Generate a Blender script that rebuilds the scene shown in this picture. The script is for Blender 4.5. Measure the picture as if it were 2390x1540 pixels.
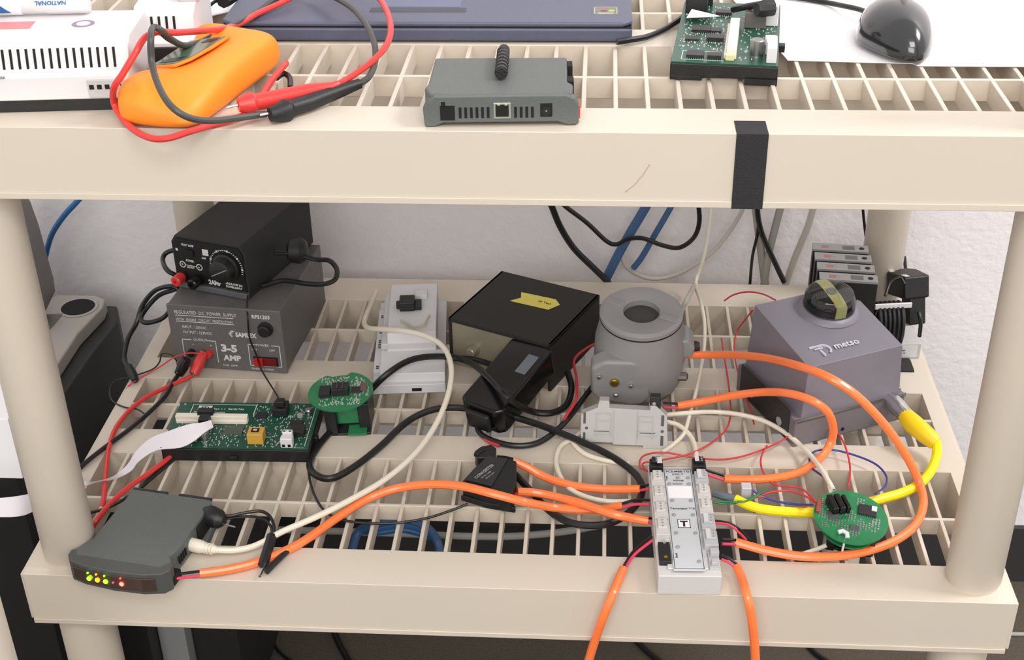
import bpy, bmesh, math, random
from mathutils import Vector, Matrix, Euler
random.seed(7)
for o in list(bpy.data.objects): bpy.data.objects.remove(o)
S = bpy.context.scene
COL = S.collection

# ------------------------------------------------------------------ camera
CAM = Vector((.5313, -.9321, .8356)); FPX = 3128.5
def _axes(yaw, pit, rol):
    fw = Vector((math.sin(yaw)*math.cos(pit), math.cos(yaw)*math.cos(pit), math.sin(pit)))
    r = Vector((math.cos(yaw), -math.sin(yaw), 0)); d = fw.cross(r)
    c, s = math.cos(rol), math.sin(rol)
    return c*r+s*d, -s*r+c*d, fw
RX, DX, FW = _axes(-.0709, -.5387, .0182)
cd = bpy.data.cameras.new('camera'); cam = bpy.data.objects.new('camera', cd); COL.objects.link(cam)
cd.sensor_fit = 'HORIZONTAL'; cd.sensor_width = 36; cd.lens = FPX/2390*36; cd.clip_start = .02
cam.matrix_world = Matrix(((RX.x, -DX.x, -FW.x, CAM.x), (RX.y, -DX.y, -FW.y, CAM.y), (RX.z, -DX.z, -FW.z, CAM.z), (0, 0, 0, 1)))
S.camera = cam

# ------------------------------------------------------------------ light
w = bpy.data.worlds.new('world'); S.world = w; w.use_nodes = True
w.node_tree.nodes['Background'].inputs[0].default_value = (1.0, .98, .96, 1)
w.node_tree.nodes['Background'].inputs[1].default_value = .90
def area(name, loc, target, sx, sy, power, col):
    l = bpy.data.lights.new(name, 'AREA'); l.shape = 'RECTANGLE'; l.size = sx; l.size_y = sy; l.energy = power; l.color = col
    o = bpy.data.objects.new(name, l); COL.objects.link(o); o.location = loc
    o.rotation_euler = (Vector(target)-Vector(loc)).to_track_quat('-Z', 'Y').to_euler()
    return o
area('ceiling_light_right', (2.05, .02, 1.95), (.9, .15, 0), .5, .5, 34, (1, .97, .97))
area('ceiling_light_front', (.75, -1.35, 1.95), (.5, .2, .2), 1.2, .6, 19, (1, .965, .93))
area('fill_light_behind_viewer', (.2, -3.0, 1.75), (.4, .5, .1), 2.4, 1.2, 52, (1, .97, .94))  # added soft fill from behind the camera, brightens the wall under the upper shelf
S.view_settings.view_transform = 'Standard'; S.view_settings.look = 'None'
S.view_settings.exposure = -0.08; S.view_settings.gamma = 1.0; S.view_settings.use_curve_mapping = False

# ------------------------------------------------------------------ helpers
def P(u, v, z=0.0):
    d = RX*((u-1195)/FPX) + DX*((v-770)/FPX) + FW
    return CAM + d*((z-CAM.z)/d.z)
def PY(u, v, y):
    d = RX*((u-1195)/FPX) + DX*((v-770)/FPX) + FW
    return CAM + d*((y-CAM.y)/d.y)

MATS = {}
def mat(name, col, rough=.5, metal=0, bump=0, bscale=200, var=0, vscale=30, emit=None, trans=0, alpha=1, spec=.5, coat=0):
    if name in MATS: return MATS[name]
    m = bpy.data.materials.new(name); m.use_nodes = True; nt = m.node_tree; b = nt.nodes['Principled BSDF']
    # sRGB 0..255 in, linear out
    lin = [((c/255)/12.92 if c/255 <= .04045 else ((c/255+.055)/1.055)**2.4) for c in col]
    b.inputs['Base Color'].default_value = (*lin, 1)
    b.inputs['Roughness'].default_value = rough; b.inputs['Metallic'].default_value = metal
    b.inputs['Specular IOR Level'].default_value = spec
    b.inputs['Coat Weight'].default_value = coat
    if trans: b.inputs['Transmission Weight'].default_value = trans
    if alpha < 1: b.inputs['Alpha'].default_value = alpha
    if emit:
        le = [(c/255)**2.2 for c in emit[0]]
        b.inputs['Emission Color'].default_value = (*le, 1); b.inputs['Emission Strength'].default_value = emit[1]
    tc = nt.nodes.new('ShaderNodeTexCoord')
    if var:
        n = nt.nodes.new('ShaderNodeTexNoise'); n.inputs['Scale'].default_value = vscale; n.inputs['Detail'].default_value = 5
        r = nt.nodes.new('ShaderNodeMix'); r.data_type = 'RGBA'
        r.inputs[6].default_value = (*[c*(1-var) for c in lin], 1); r.inputs[7].default_value = (*[min(1, c*(1+var)) for c in lin], 1)
        nt.links.new(tc.outputs['Object'], n.inputs['Vector']); nt.links.new(n.outputs['Fac'], r.inputs[0])
        nt.links.new(r.outputs[2], b.inputs['Base Color'])
    if bump:
        n2 = nt.nodes.new('ShaderNodeTexNoise'); n2.inputs['Scale'].default_value = bscale; n2.inputs['Detail'].default_value = 3
        bp = nt.nodes.new('ShaderNodeBump'); bp.inputs['Strength'].default_value = bump; bp.inputs['Distance'].default_value = .002
        nt.links.new(tc.outputs['Object'], n2.inputs['Vector']); nt.links.new(n2.outputs['Fac'], bp.inputs['Height'])
        nt.links.new(bp.outputs['Normal'], b.inputs['Normal'])
    MATS[name] = m
    return m
SHELF = mat('beige_plastic', (206, 195, 180), .42, bump=.05, bscale=60, var=.03, vscale=6)
WALL = mat('painted_wall', (240, 236, 238), .8, bump=.55, bscale=110, var=.02, vscale=8)
CARPET = mat('carpet', (88, 79, 68), .95, bump=1, bscale=500, var=.35, vscale=300)
BASEB = mat('rubber_baseboard', (52, 50, 50), .6, var=.1)
BLK = mat('black_plastic', (26, 26, 27), .45, bump=.12, bscale=900, var=.2, vscale=90)
BLKG = mat('black_gloss', (16, 16, 17), .22)
BLKM = mat('matte_black_metal', (34, 33, 33), .6, bump=.2, bscale=700, var=.25, vscale=50)
CABK = mat('black_rubber', (24, 24, 25), .33, var=.15, vscale=100)
HOLE = mat('dark_opening', (9, 9, 9), .8)
GRY = mat('charcoal_plastic', (92, 96, 94), .55, bump=.25, bscale=1200, var=.12, vscale=500)
PSUM = mat('grey_painted_metal', (100, 97, 97), .5, bump=.15, bscale=900, var=.14, vscale=300)
LGRY = mat('light_grey_plastic', (186, 184, 182), .5, var=.04)
MGRY = mat('mid_grey_plastic', (150, 150, 150), .5, var=.05)
WHT = mat('white_plastic', (212, 211, 213), .4, var=.02)
WHTL = mat('white_lettering', (215, 215, 210), .6)
PAPER = mat('white_paper', (240, 238, 240), .7, var=.01)
SILV = mat('bright_metal', (205, 205, 205), .22, metal=1)
STEEL = mat('brushed_metal', (160, 160, 160), .35, metal=1)
GOLD = mat('brass', (190, 165, 70), .3, metal=1)
PCB = mat('green_circuit_board', (16, 74, 56), .3, var=.3, vscale=160)
PCBL = mat('bright_green_circuit_board', (32, 118, 72), .3, var=.3, vscale=160)
ORC = mat('orange_cable_sheath', (255, 126, 66), .28, var=.05, vscale=40, coat=.3)
ORH = mat('orange_rubber', (255, 142, 34), .5, var=.03, vscale=30)
RED = mat('red_rubber', (214, 58, 54), .32, var=.08, vscale=60)
REDW = mat('red_wire_insulation', (204, 52, 62), .4)
PNKW = mat('pink_red_wire_insulation', (220, 60, 92), .4)
BLUW = mat('blue_wire_insulation', (52, 58, 140), .4)
BLUC = mat('blue_cable_sheath', (46, 104, 160), .45, var=.1)
BLUD = mat('dull_blue_cable_sheath', (62, 96, 136), .5, var=.1)
YEL = mat('yellow_cable_sheath', (246, 222, 10), .38, var=.05)
YELP = mat('yellow_plastic', (240, 202, 14), .4, var=.05)
CRM = mat('cream_cable_sheath', (226, 218, 200), .4, var=.05)
CGRY = mat('grey_cable_sheath', (160, 158, 150), .5, var=.05)
LAP = mat('slate_blue_plastic', (84, 88, 108), .45, bump=.1, bscale=900, var=.08, vscale=400)
LAPD = mat('dark_slate_plastic', (58, 60, 70), .5)
POSM = mat('slate_grey_metal', (112, 106, 110), .5, bump=.1, bscale=500, var=.05, vscale=30)
POST = mat('blue_grey_metal', (124, 120, 130), .42, bump=.08, bscale=500, var=.05, vscale=30)
SENS = mat('cast_grey_metal', (146, 145, 145), .42, bump=.1, bscale=250, var=.05, vscale=50)
CHIP = mat('chip_black', (30, 30, 32), .4)
TAPE = mat('yellow_tape', (222, 208, 98), .55, var=.08, vscale=90)

class G:
    """collects shapes (millimetres) into one mesh"""
    def __init__(s, k=.001): s.b = bmesh.new(); s.k = k
    def _m(s, vs, M):
        if M is not None: bmesh.ops.transform(s.b, matrix=M, verts=vs)
    def box(s, x0, y0, z0, x1, y1, z1, M=None):
        k = s.k; vs = [s.b.verts.new((x*k, y*k, z*k)) for z in (z0, z1) for y in (y0, y1) for x in (x0, x1)]
        for f in ((0, 2, 3, 1), (4, 5, 7, 6), (0, 1, 5, 4), (2, 6, 7, 3), (0, 4, 6, 2), (1, 3, 7, 5)): s.b.faces.new([vs[i] for i in f])
        s._m(vs, M); return s
    def prism(s, poly, a, b, axis='z', M=None):
        k = s.k
        def p(q, t): return {'z': (q[0], q[1], t), 'y': (q[0], t, q[1]), 'x': (t, q[0], q[1])}[axis]
        A = [s.b.verts.new([c*k for c in p(q, a)]) for q in poly]; B = [s.b.verts.new([c*k for c in p(q, b)]) for q in poly]
        n = len(poly); fs = [s.b.faces.new(A[::-1]), s.b.faces.new(B)]
        for i in range(n): fs.append(s.b.faces.new((A[i], A[(i+1) % n], B[(i+1) % n], B[i])))
        bmesh.ops.recalc_face_normals(s.b, faces=fs); s._m(A+B, M); return s
    def lathe(s, prof, c=(0, 0, 0), axis='z', n=32, M=None):
        k = s.k; ring_ = prof[0] == prof[-1]; rings = []; allv = []
        for r, t in prof:
            ring = []
            for i in range(n):
                a = 2*math.pi*i/n; x, y = r*math.cos(a), r*math.sin(a)
                q = {'z': (x, y, t), 'y': (x, t, y), 'x': (t, x, y)}[axis]
                ring.append(s.b.verts.new([(q[j]+c[j])*k for j in range(3)]))
            rings.append(ring); allv += ring
        fs = []
        for A, B in zip(rings, rings[1:]):
            for i in range(n): fs.append(s.b.faces.new((A[i], A[(i+1) % n], B[(i+1) % n], B[i])))
        if prof[0][0] > 1e-6 and not ring_: fs.append(s.b.faces.new(rings[0][::-1]))
        if prof[-1][0] > 1e-6 and not ring_: fs.append(s.b.faces.new(rings[-1]))
        bmesh.ops.remove_doubles(s.b, verts=allv, dist=1e-7)
        s.b.normal_update(); bmesh.ops.recalc_face_normals(s.b, faces=[f for f in fs if f.is_valid])
        if M is not None: bmesh.ops.transform(s.b, matrix=M, verts=[v for v in allv if v.is_valid])
        return s
    def cyl(s, c, r, t0, t1, axis='z', n=24, M=None): return s.lathe([(r, t0), (r, t1)], c, axis, n, M)
    def tube(s, pts, r, n=10, ends=True):
        pts = [Vector(p)*s.k for p in pts]; rr = r if isinstance(r, list) else [r]*len(pts); T = []
        for i in range(len(pts)):
            t = pts[min(i+1, len(pts)-1)]-pts[max(i-1, 0)]; T.append(t.normalized() if t.length > 1e-9 else Vector((1, 0, 0)))
        N = T[0].orthogonal().normalized(); prev = None; first = None
        for i, p in enumerate(pts):
            N = (N-T[i]*N.dot(T[i])).normalized(); B = T[i].cross(N)
            ring = [s.b.verts.new(p+(N*math.cos(a)+B*math.sin(a))*rr[i]*s.k) for a in [2*math.pi*j/n for j in range(n)]]
            if prev:
                for j in range(n): s.b.faces.new((prev[j], prev[(j+1) % n], ring[(j+1) % n], ring[j]))
            else: first = ring
            prev = ring
        if ends: s.b.faces.new(first[::-1]); s.b.faces.new(prev)
        return s
    def out(s, name, m, parent=None, bevel=0, smooth=False, seg=2, kind=None, label=None):
        me = bpy.data.meshes.new(name); s.b.to_mesh(me); s.b.free(); me.materials.append(m)
        o = bpy.data.objects.new(name, me); COL.objects.link(o); o.parent = parent
        if smooth or bevel:
            for p in me.polygons: p.use_smooth = True
            me.set_sharp_from_angle(angle=math.radians(35))
        if bevel:
            bm = o.modifiers.new('bevel', 'BEVEL'); bm.width = bevel*.001; bm.segments = seg; bm.limit_method = 'ANGLE'; bm.angle_limit = .6; bm.harden_normals = True
        if kind: o['kind'] = kind
        if label: o['label'] = label
        return o
def thing(name, label, cat, loc=(0, 0, 0), rz=0, rx=0, ry=0, group=None):
    o = bpy.data.objects.new(name, None); COL.objects.link(o); o.empty_display_size = .01
    o.location = loc; o.rotation_euler = (math.radians(rx), math.radians(ry), math.radians(rz))
    o['label'] = label; o['category'] = cat
    if group: o['group'] = group
    return o
def tag(o, label, cat, group=None):
    o['label'] = label; o['category'] = cat
    if group: o['group'] = group
    return o
def text(s, size, parent, loc, face='front', m=None, bold=0, xs=1.0, name='lettering', ang=0, align='LEFT', depth=.15):
    c = bpy.data.curves.new('t', 'FONT'); c.body = s; c.size = size*.001; c.extrude = depth*.001; c.offset = bold*.0000011*size; c.align_x = align
    c.resolution_u = 2
    t = bpy.data.objects.new('t', c); me = bpy.data.meshes.new_from_object(t); bpy.data.objects.remove(t); me.name = name
    me.materials.clear(); me.materials.append(m or WHTL)
    o = bpy.data.objects.new(name, me); COL.objects.link(o); o.parent = parent
    o.location = [q*.001 for q in loc]; o.scale = (xs, 1, 1)
    o.rotation_euler = {'front': (math.pi/2, math.radians(ang), 0), 'top': (0, 0, math.radians(ang))}.get(face, face)
    return o
def smoothpts(pts, sub=6):
    pts = [Vector(p) for p in pts]
    if len(pts) < 3: return pts
    q = [pts[0]*2-pts[1]]+pts+[pts[-1]*2-pts[-2]]; out = []
    for i in range(1, len(q)-2):
        p0, p1, p2, p3 = q[i-1:i+3]
        for j in range(sub):
            t = j/sub; out.append(.5*((2*p1)+(p2-p0)*t+(2*p0-5*p1+4*p2-p3)*t*t+(3*p1-p0-3*p2+p3)*t**3))
    out.append(pts[-1]); return out
def W3(pts, z0=.005):
    """photo-measured points: (u,v) or (u,v,height) above the shelf, or (u,v,'y',depth)"""
    out = []; z = z0
    for p in pts:
        if len(p) == 4: out.append(PY(p[0], p[1], p[3]))
        else:
            if len(p) == 3: z = p[2]
            out.append(P(p[0], p[1], z))
    return out
def cable(name, label, cat, pts, r, m, z0=.005, leads=(), group=None, extra=(), n=10, sheath='sheath'):
    """a cable lying in the scene. leads: (pts, radius, material, z0, name)"""
    w_ = smoothpts(W3(pts, z0)); o0 = w_[0].copy()
    g = G(1).tube([p-o0 for p in w_], r, n)
    if not leads and not extra:
        o = g.out(name, m, None, smooth=True); o.location = o0; tag(o, label, cat, group); return o
    root = thing(name, label, cat, o0, group=group); g.out(sheath, m, root, smooth=True)
    for (lp, lr, lm, lz, ln) in leads:
        G(1).tube([p-o0 for p in smoothpts(W3(lp, lz))], lr, 8).out(ln, lm, root, smooth=True)
    for f in extra: f(root, o0)
    return root

# ------------------------------------------------------------------ setting
def struct(name, g, m, **k):
    o = g.out(name, m, None, **k); o['kind'] = 'structure'; return o
FZ = -.53; WY = .650
struct('wall_back', G(1).box(-2.2, WY, FZ, 3.2, WY+.1, 2.4), WALL)
struct('floor', G(1).box(-2.2, -2.6, FZ-.05, 3.2, WY, FZ), CARPET)
struct('baseboard_back', G(1).box(-2.2, WY-.009, FZ, 3.2, WY, FZ+.1), BASEB)

# ------------------------------------------------------------------ shelving unit
W = .914; D = .587; HH = .4495; LIP = .0597; MG = .0159; NB = 35; PT = (W-2*MG)/NB
YB = [0, .0495, .195, .2391, .3409, .3851, .53, D]; MIDS = [.1194, .2885, .4581]
unit = thing('shelving_unit', 'beige plastic shelving unit with slotted shelves and round posts filling the picture', 'shelf', (0, 0, 0))
rib_me = {}
def shelf(z, lab):
    b = bmesh.new(); xs = [0, MG, W-MG, W]; vt = {}
    V = lambda i, j: vt.setdefault((i, j), b.verts.new((xs[i], YB[j], 0)))
    fs = [b.faces.new((V(i, j), V(i+1, j), V(i+1, j+1), V(i, j+1))) for i in range(3) for j in range(7) if not (i == 1 and j in (1, 3, 5))]
    ex = bmesh.ops.extrude_face_region(b, geom=fs)
    for v in [g for g in ex['geom'] if isinstance(g, bmesh.types.BMVert)]: v.co.z -= LIP
    bmesh.ops.recalc_face_normals(b, faces=b.faces[:])
    g = G(1); g.b.free(); g.b = b
    for x0, x1 in ((-.0045, 0), (W, W+.0045)): g.box(x0, .004, -LIP+.001, x1, D-.004, -.0035)
    g.box(.0, -.0012, -LIP-.0005, W, 0.0, -LIP+.005)
    o = g.out('shelf', SHELF, unit, bevel=2.2, seg=3); o.location = (0, 0, z); o['label'] = lab
    for gi, (a, c) in enumerate(((1, 2), (3, 4), (5, 6))):
        y0, y1 = YB[a], YB[c]
        for k in range(1, NB):
            if gi not in rib_me:
                r = G(1).box(-.0019, y0-.0005, -.019, .0019, y1+.0005, -.0006).out('rib', SHELF, o, bevel=.8, seg=2); rib_me[gi] = r.data
            else:
                r = bpy.data.objects.new('rib', rib_me[gi]); COL.objects.link(r); r.parent = o
                bm_ = r.modifiers.new('bevel', 'BEVEL'); bm_.width = .0008; bm_.segments = 2; bm_.limit_method = 'ANGLE'; bm_.harden_normals = True
            r.location = (MG+k*PT, 0, 0)
        G(1).box(MG-.0005, MIDS[gi]-.0019, -.0189, W-MG+.0005, MIDS[gi]+.0019, -.0004).out('cross_rib', SHELF, o, bevel=.8)
    return o
sh_low = shelf(0, 'lower slotted shelf'); sh_up = shelf(HH, 'upper slotted shelf')
for x, y in ((.0355, .033), (.8835, .033), (.032, .55), (.884, .55)):
    G(1).lathe([(.0235, .0), (.0235, .003), (.025, .006), (.025, HH-LIP)], (x, y, 0), n=40).out('post', SHELF, unit, smooth=True)
    G(1).lathe([(.0265, FZ), (.0265, -.09), (.0265, -LIP)], (x, y, 0), n=40).out('post', SHELF, unit, smooth=True)
    G(1).lathe([(.0235, HH), (.0235, HH+.003), (.025, HH+.006), (.025, HH+.34)], (x, y, 0), n=40).out('post', SHELF, unit, smooth=True)
# black tape wrapped over the upper lip
tp = G(1)
for p in ([(-.0016, HH-LIP-.001), (-.0016, HH+.0006), (.0245, HH+.0006), (.0245, HH-.0002), (-.0004, HH-.0002), (-.0004, HH-LIP-.001)],):
    b_ = [(y, z) for y, z in p]; tp.prism(b_, .634, .6575, 'x')
G(1).tube([(.553, -.0003, HH-.048), (.560, -.0003, HH-.042), (.566, -.0003, HH-.034), (.571, -.0003, HH-.025)], .0004, 6).out('scuff', mat('brown_scuff', (188, 168, 146), .7), unit)
tag(tp.out('tape_strip', mat('black_cloth_tape', (36, 35, 38), .7, bump=.5, bscale=1500, var=.2, vscale=300), bevel=.3), 'black tape strip wrapped over the front lip of the upper shelf', 'tape')

# ================================================================== lower shelf
# ---- large power supply
t = thing('power_supply', 'large grey metal bench power supply with 3-5 AMP lettering under the small black one', 'power supply', (.045, .3665, 0), -5.2)
G().box(0, 0, 2, 134, 166, 83).box(-.6, -1, 1, 134.6, 3, 84).out('case', PSUM, t, bevel=1.2)
for x in (10, 118): G().box(x, 6, 0, x+8, 14, 2).out('foot', BLK, t)
for x in (10, 118): G().box(x, 150, 0, x+8, 158, 2).out('foot', BLK, t)
F = -1.3
def ftext(s, size, x, z, **k): return text(s, size, t, (x, F, z), 'front', **k)
ftext('REGULATED  DC  POWER  SUPPLY', 6, 8, 73, xs=.80); ftext('RPS1203', 6.4, 100, 73, bold=25, xs=.95)
ftext('WITH  SHORT  CIRCUIT  PROTECTION', 4.6, 9, 64, xs=.84)
ftext('INPUT : 120V/AC', 5, 15, 54, xs=.8); ftext('OUTPUT : 13.8V/DC', 5, 15, 47, xs=.8)
ftext('SAMLEX', 8, 78, 47, bold=40, xs=.85); ftext('OUTPUT', 4.6, 26, 37.5, xs=.9); ftext('-', 6, 24, 31); ftext('+', 5, 45, 31)
ftext('3-5', 13, 58, 26, bold=40, xs=1.15); ftext('AMP', 10, 60, 14, bold=35, xs=1.05); ftext('POWER', 4.6, 101, 36, xs=.95)
ftext('ON', 4, 95, 30); ftext('OFF', 4, 116, 30); ftext('MADE IN CHINA', 3.6, 92, 4); ftext('FUSE  2AMP', 3.4, 58, 6)
g = G()
for z in (70.3, 62.3): g.box(9, F, z, 78, F+.4, z+.7)
for (x0, x1, z0, z1) in ((12, 53, 10, 39), (91, 129, 9, 38)):
    g.box(x0, F, z0, x0+.8, F+.4, z1).box(x1-.8, F, z0, x1, F+.4, z1)
    xm = (x0+x1)/2; g.box(x0, F, z1-.8, xm-9, F+.4, z1).box(xm+9, F, z1-.8, x1, F+.4, z1)
g.box(91, F, 9, 129, F+.4, 9.8)
for k in range(5): g.box(70+abs(k-2)*1.2, F, 46+k*1.8, 72+abs(k-2)*1.2+k*.6, F+.4, 47.2+k*1.8)
g.out('printed_lines', WHTL, t, kind='stuff')
G().lathe([(9, -1), (9, -3), (7, -3.4), (7, -9), (6, -10)], (115, 0, 60), 'y').out('fuse_cap', BLK, t, smooth=True)
sw = G().box(96, -2.5, 10, 125, -.5, 22).out('switch_frame', HOLE, t, bevel=.5)
G().box(97.5, -6, 11, 108, -2, 21, Matrix.Rotation(0, 4, 'X')).out('rocker', mat('red_rocker', (196, 30, 30), .3), sw, bevel=.6)
G().box(108, -3.4, 11, 123.5, -2, 21).out('rocker', mat('dark_red_rocker', (110, 20, 24), .3), sw, bevel=.4)
for x, m in ((22, BLK), (43, RED)): G().lathe([(4.5, -1), (4.5, -6), (3.5, -8)], (x, 0, 22), 'y').out('terminal_post', m, t, smooth=True)
# ---- small power supply on top
t = thing('power_supply', 'small black adjustable power supply stacked on the grey one', 'power supply', (.0455, .4125, .0845), -18.2)
pf = [(0, 0), (98, 0), (98, 56), (92, 65), (6, 65), (0, 56)]
G().prism(pf, 0, 148, 'y').out('case', BLKM, t, bevel=1)
G().prism([(3, 8), (95, 8), (95, 55), (90, 62), (8, 62), (3, 55)], -1.2, 0, 'y').out('front_panel', mat('black_panel', (22, 21, 22), .4), t)
G().prism([(1, -.2), (97, -.2), (97, 7), (1, 7)], -5, 0, 'y').out('base_lip', mat('dull_aluminium', (120, 120, 124), .4, metal=.5), t, bevel=.5)
F = -1.5
def st(s, size, x, z, **k): return text(s, size, t, (x, F, z), 'front', **k)
st('PILOT LAMP', 3.8, 15, 54, bold=20, xs=.8); st('POWER', 3.8, 18, 34, bold=20, xs=.8); st('OUTPUT', 3.2, 18, 25.5, bold=20, xs=.8)
st('+', 5, 10.6, 27.5, bold=20); st('-', 7, 33.4, 27.2, bold=20); st('2AMP', 8, 45, 9.5, bold=40, xs=.85)
st('REGULATED DC', 3.6, 68, 13.6, bold=30, xs=.85); st('POWER SUPPLY', 3.6, 68, 9.6, bold=30, xs=.85); st('VOLTAGE', 3, 60, 18, bold=10); st('DC', 3.4, 42, 48, bold=20); st('OFF', 3.4, 40, 41, bold=20)
g = G()
for k in range(28):
    a = math.radians(200-k*8); 
    if k % 5 == 0: g.box(72+21*math.cos(a)-1.2, F-.1, 36+21*math.sin(a)-1.2, 72+21*math.cos(a)+1.2, F+.2, 36+21*math.sin(a)+1.2)
    else: g.box(72+21*math.cos(a)-.9, F, 36+21*math.sin(a)-.5, 72+21*math.cos(a)+.9, F+.2, 36+21*math.sin(a)+.5)
for cx in (12.4, 35):
    for k in range(16):
        a = k*math.pi/8; g.box(cx+3.6*math.cos(a)-.6, F, 29+3.6*math.sin(a)-.6, cx+3.6*math.cos(a)+.6, F+.2, 29+3.6*math.sin(a)+.6)
g.box(16, F, 28.6, 31.4, F+.2, 29.3).box(42, F, 46, 50, F+.1, 54).box(6, F-.2, 46, 9, F+.2, 49)
g.out('printed_lines', WHTL, t, kind='stuff')
kn = G().lathe([(17, -1), (17, -4), (14.5, -5), (13.5, -16), (12, -17)], (72, 0, 36), 'y', 40).out('voltage_knob', BLK, t, smooth=True)
G().box(-12, -17.4, -.5, 12, -17, .5, Matrix.Translation((.072, 0, .036)) @ Matrix.Rotation(-.5, 4, 'Y')).out('pointer', MGRY, kn)
G().box(20, -3, 42, 30, -1, 50).out('switch', HOLE, t, bevel=.4)
for x, m in ((10, RED), (32, BLKG)): G().lathe([(4, -1), (4.5, -4), (6.5, -5), (6.5, -16), (5, -17.5), (2, -17.5), (2, -14)], (x, 0, 13), 'y').out('binding_post', m, t, smooth=True)
# ---- power cords
cable('mains_cable', 'black power cord looped at the left side of the power supplies', 'cable',
      [(440, 600, .11), (415, 584, .11), (388, 590, .105), (380, 608, .10), (392, 632, .10), (425, 650, .09), (424, 668, .08), (405, 676, .075), (370, 690, .06), (340, 722, .045), (329, 745, .04),
       (345, 753, .04), (380, 742, .05), (405, 712, .06), (418, 680, .075), (400, 668, .08), (362, 678, .07), (333, 712, .05), (318, 755, .03), (299, 790, .02), (290, 835, .012), (300, 858, .008), (308, 874, .006)], .0029, CABK,
      extra=[lambda r, o0: G(1).tube([P(300, 856, .008)-o0, P(308, 872, .006)-o0, P(316, 888, .004)-o0], [.005, .006, .004], 8).out('plug', BLK, r, bevel=.5)])
cable('mains_cable', 'black power cord with round plug coiled at the right of the small power supply', 'cable',
      [(640, 590, .125), (690, 592, .12), (735, 605, .115), (768, 608, .11), (786, 628, .105), (782, 652, .10), (755, 663, .095), (715, 662, .092), (660, 655, .09), (610, 668, .0875)], .0029, CABK,
      extra=[lambda r, o0: G(1).lathe([(.008, -.012), (.014, -.008), (.0155, .004), (.011, .01), (.004, .012)], tuple(P(695, 585, .12)-o0), 'x', 20).out('plug', BLK, r, smooth=True)])
cable('thin_black_wire', 'thin black wire hanging from the small power supply down to the left circuit board', 'wire',
      [(578, 690, .09), (576, 715, .0845), (578, 745, 'y', .352), (583, 790, 'y', .351), (597, 825, 'y', .350), (608, 858, 'y', .347), (620, 880, 'y', .338), (640, 912, .02), (655, 938, .03), (660, 950, .024)], .0010, CABK)
# ---- banana plugs and leads
def banana(lab, a, b, m, pts, lm):
    cable('banana_plug_lead', lab, 'cable', pts, .0026, lm, extra=[
        lambda r, o0: G(1).tube([P(*a)-o0, (P(*a)*.5+P(*b)*.5)-o0, P(*b)-o0], [.0052, .0068, .0058], 14).out('plug', m, r, smooth=True),
        lambda r, o0: G(1).cyl(tuple(P(*b)-o0+Vector((.0, -.003, .003))), .0022, -.001, .002, 'z', 12).out('screw', SILV, r)])
banana('red banana plug with red lead in the grey power supply running to the left post', (476, 822, .026), (452, 874, .008), RED,
       [(452, 874, .008), (430, 886, .006), (390, 903, .005), (340, 928, .004), (300, 960, .004), (270, 1000, .0045), (254, 1045, .004), (248, 1095, .004), (244, 1140, .003), (238, 1190, -.004), (222, 1225, -.02), (208, 1250, -.05)], RED)
banana('black banana plug with black lead in the grey power supply running to the left post', (436, 838, .026), (418, 872, .008), BLKG,
       [(418, 872, .008), (405, 890, .006), (385, 925, .004), (345, 965, .004), (300, 1003, .004), (250, 1040, .004), (205, 1075, .004), (170, 1105, .0), (120, 1140, -.02)], CABK)
cable('red_lead', 'red lead passing under the left circuit board towards the grey router', 'cable',
      [(424, 1040, .004), (395, 1068, .004), (350, 1102, .004), (300, 1137, .0045), (255, 1178, .004), (225, 1215, .003), (205, 1245, -.01)], .0028, RED)
cable('black_lead', 'short black lead beside the red lead at the left circuit board', 'cable', [(440, 1040, .003), (395, 1080, .001), (345, 1122, -.002), (312, 1152, -.008)], .0024, CABK)
cable('black_lead', 'thin twin black lead between the left post and the grey router', 'cable', [(150, 1204, .0), (190, 1200, .001), (235, 1190, .003), (270, 1176, .004), (300, 1158, .003)], .0016, CABK)
cable('thin_red_wire', 'thin red wire from the red banana plug over the left shelf edge', 'wire', [(474, 826, .03), (440, 824, .03), (405, 835, .022), (370, 858, .01), (330, 880, .004), (303, 898, .002), (290, 916, -.01)], .0009, REDW)
cable('thin_black_wire', 'thin black wire bent over the left shelf edge beside the power supply', 'wire',
      [(412, 842, .02), (400, 828, .02), (378, 826, .012), (372, 845, .008), (355, 862, .004), (310, 878, .002), (268, 890, .001), (256, 910, .0), (262, 935, .0), (290, 950, .002), (320, 955, .003), (338, 966, .004)], .0009, CABK)

# ---- circuit boards in black carriers
def smd(g, n, x0, x1, y0, y1, z, avoid=()):
    for _ in range(n):
        x, y = random.uniform(x0, x1), random.uniform(y0, y1)
        if any(a <= x <= c and b <= y <= d for a, b, c, d in avoid): continue
        if random.random() < .5: g.box(x, y, z, x+random.uniform(.7, 1.6), y+random.uniform(.7, 1.4), z+.5)
        else: g.box(x, y, z, x+random.uniform(.6, 1), y+random.uniform(2, 4), z+.4)
def chip(root, x, y, w_, d_, h, z, m=CHIP, name='chip', legs=True):
    c = G().box(x, y, z+.2, x+w_, y+d_, z+h).out(name, m, root, bevel=.25)
    if legs:
        g = G(); n = int(w_/1.6)
        for i in range(n):
            xx = x+(i+.5)*w_/n; g.box(xx-.3, y-1, z, xx+.3, y, z+.6).box(xx-.3, y+d_, z, xx+.3, y+d_+1, z+.6)
        g.out('pins', SILV, c)
    return c
t = thing('circuit_board', 'green circuit board in black carrier with ribbon cable, left on the lower shelf', 'circuit board', (.0815, .1825, 0), .9); t.scale = (1, .93, 1)
G().box(0, 0, 0, 156, 4, 15).box(0, 90, 0, 156, 94, 15).box(4, 4, 3, 152, 90, 6).box(72, -3, 2, 80, 0, 8).box(0, 4, 0, 3, 90, 15).box(153, 4, 0, 156, 90, 15).box(156, 30, 4, 160, 38, 12).out('carrier', BLK, t, bevel=.8)
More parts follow.
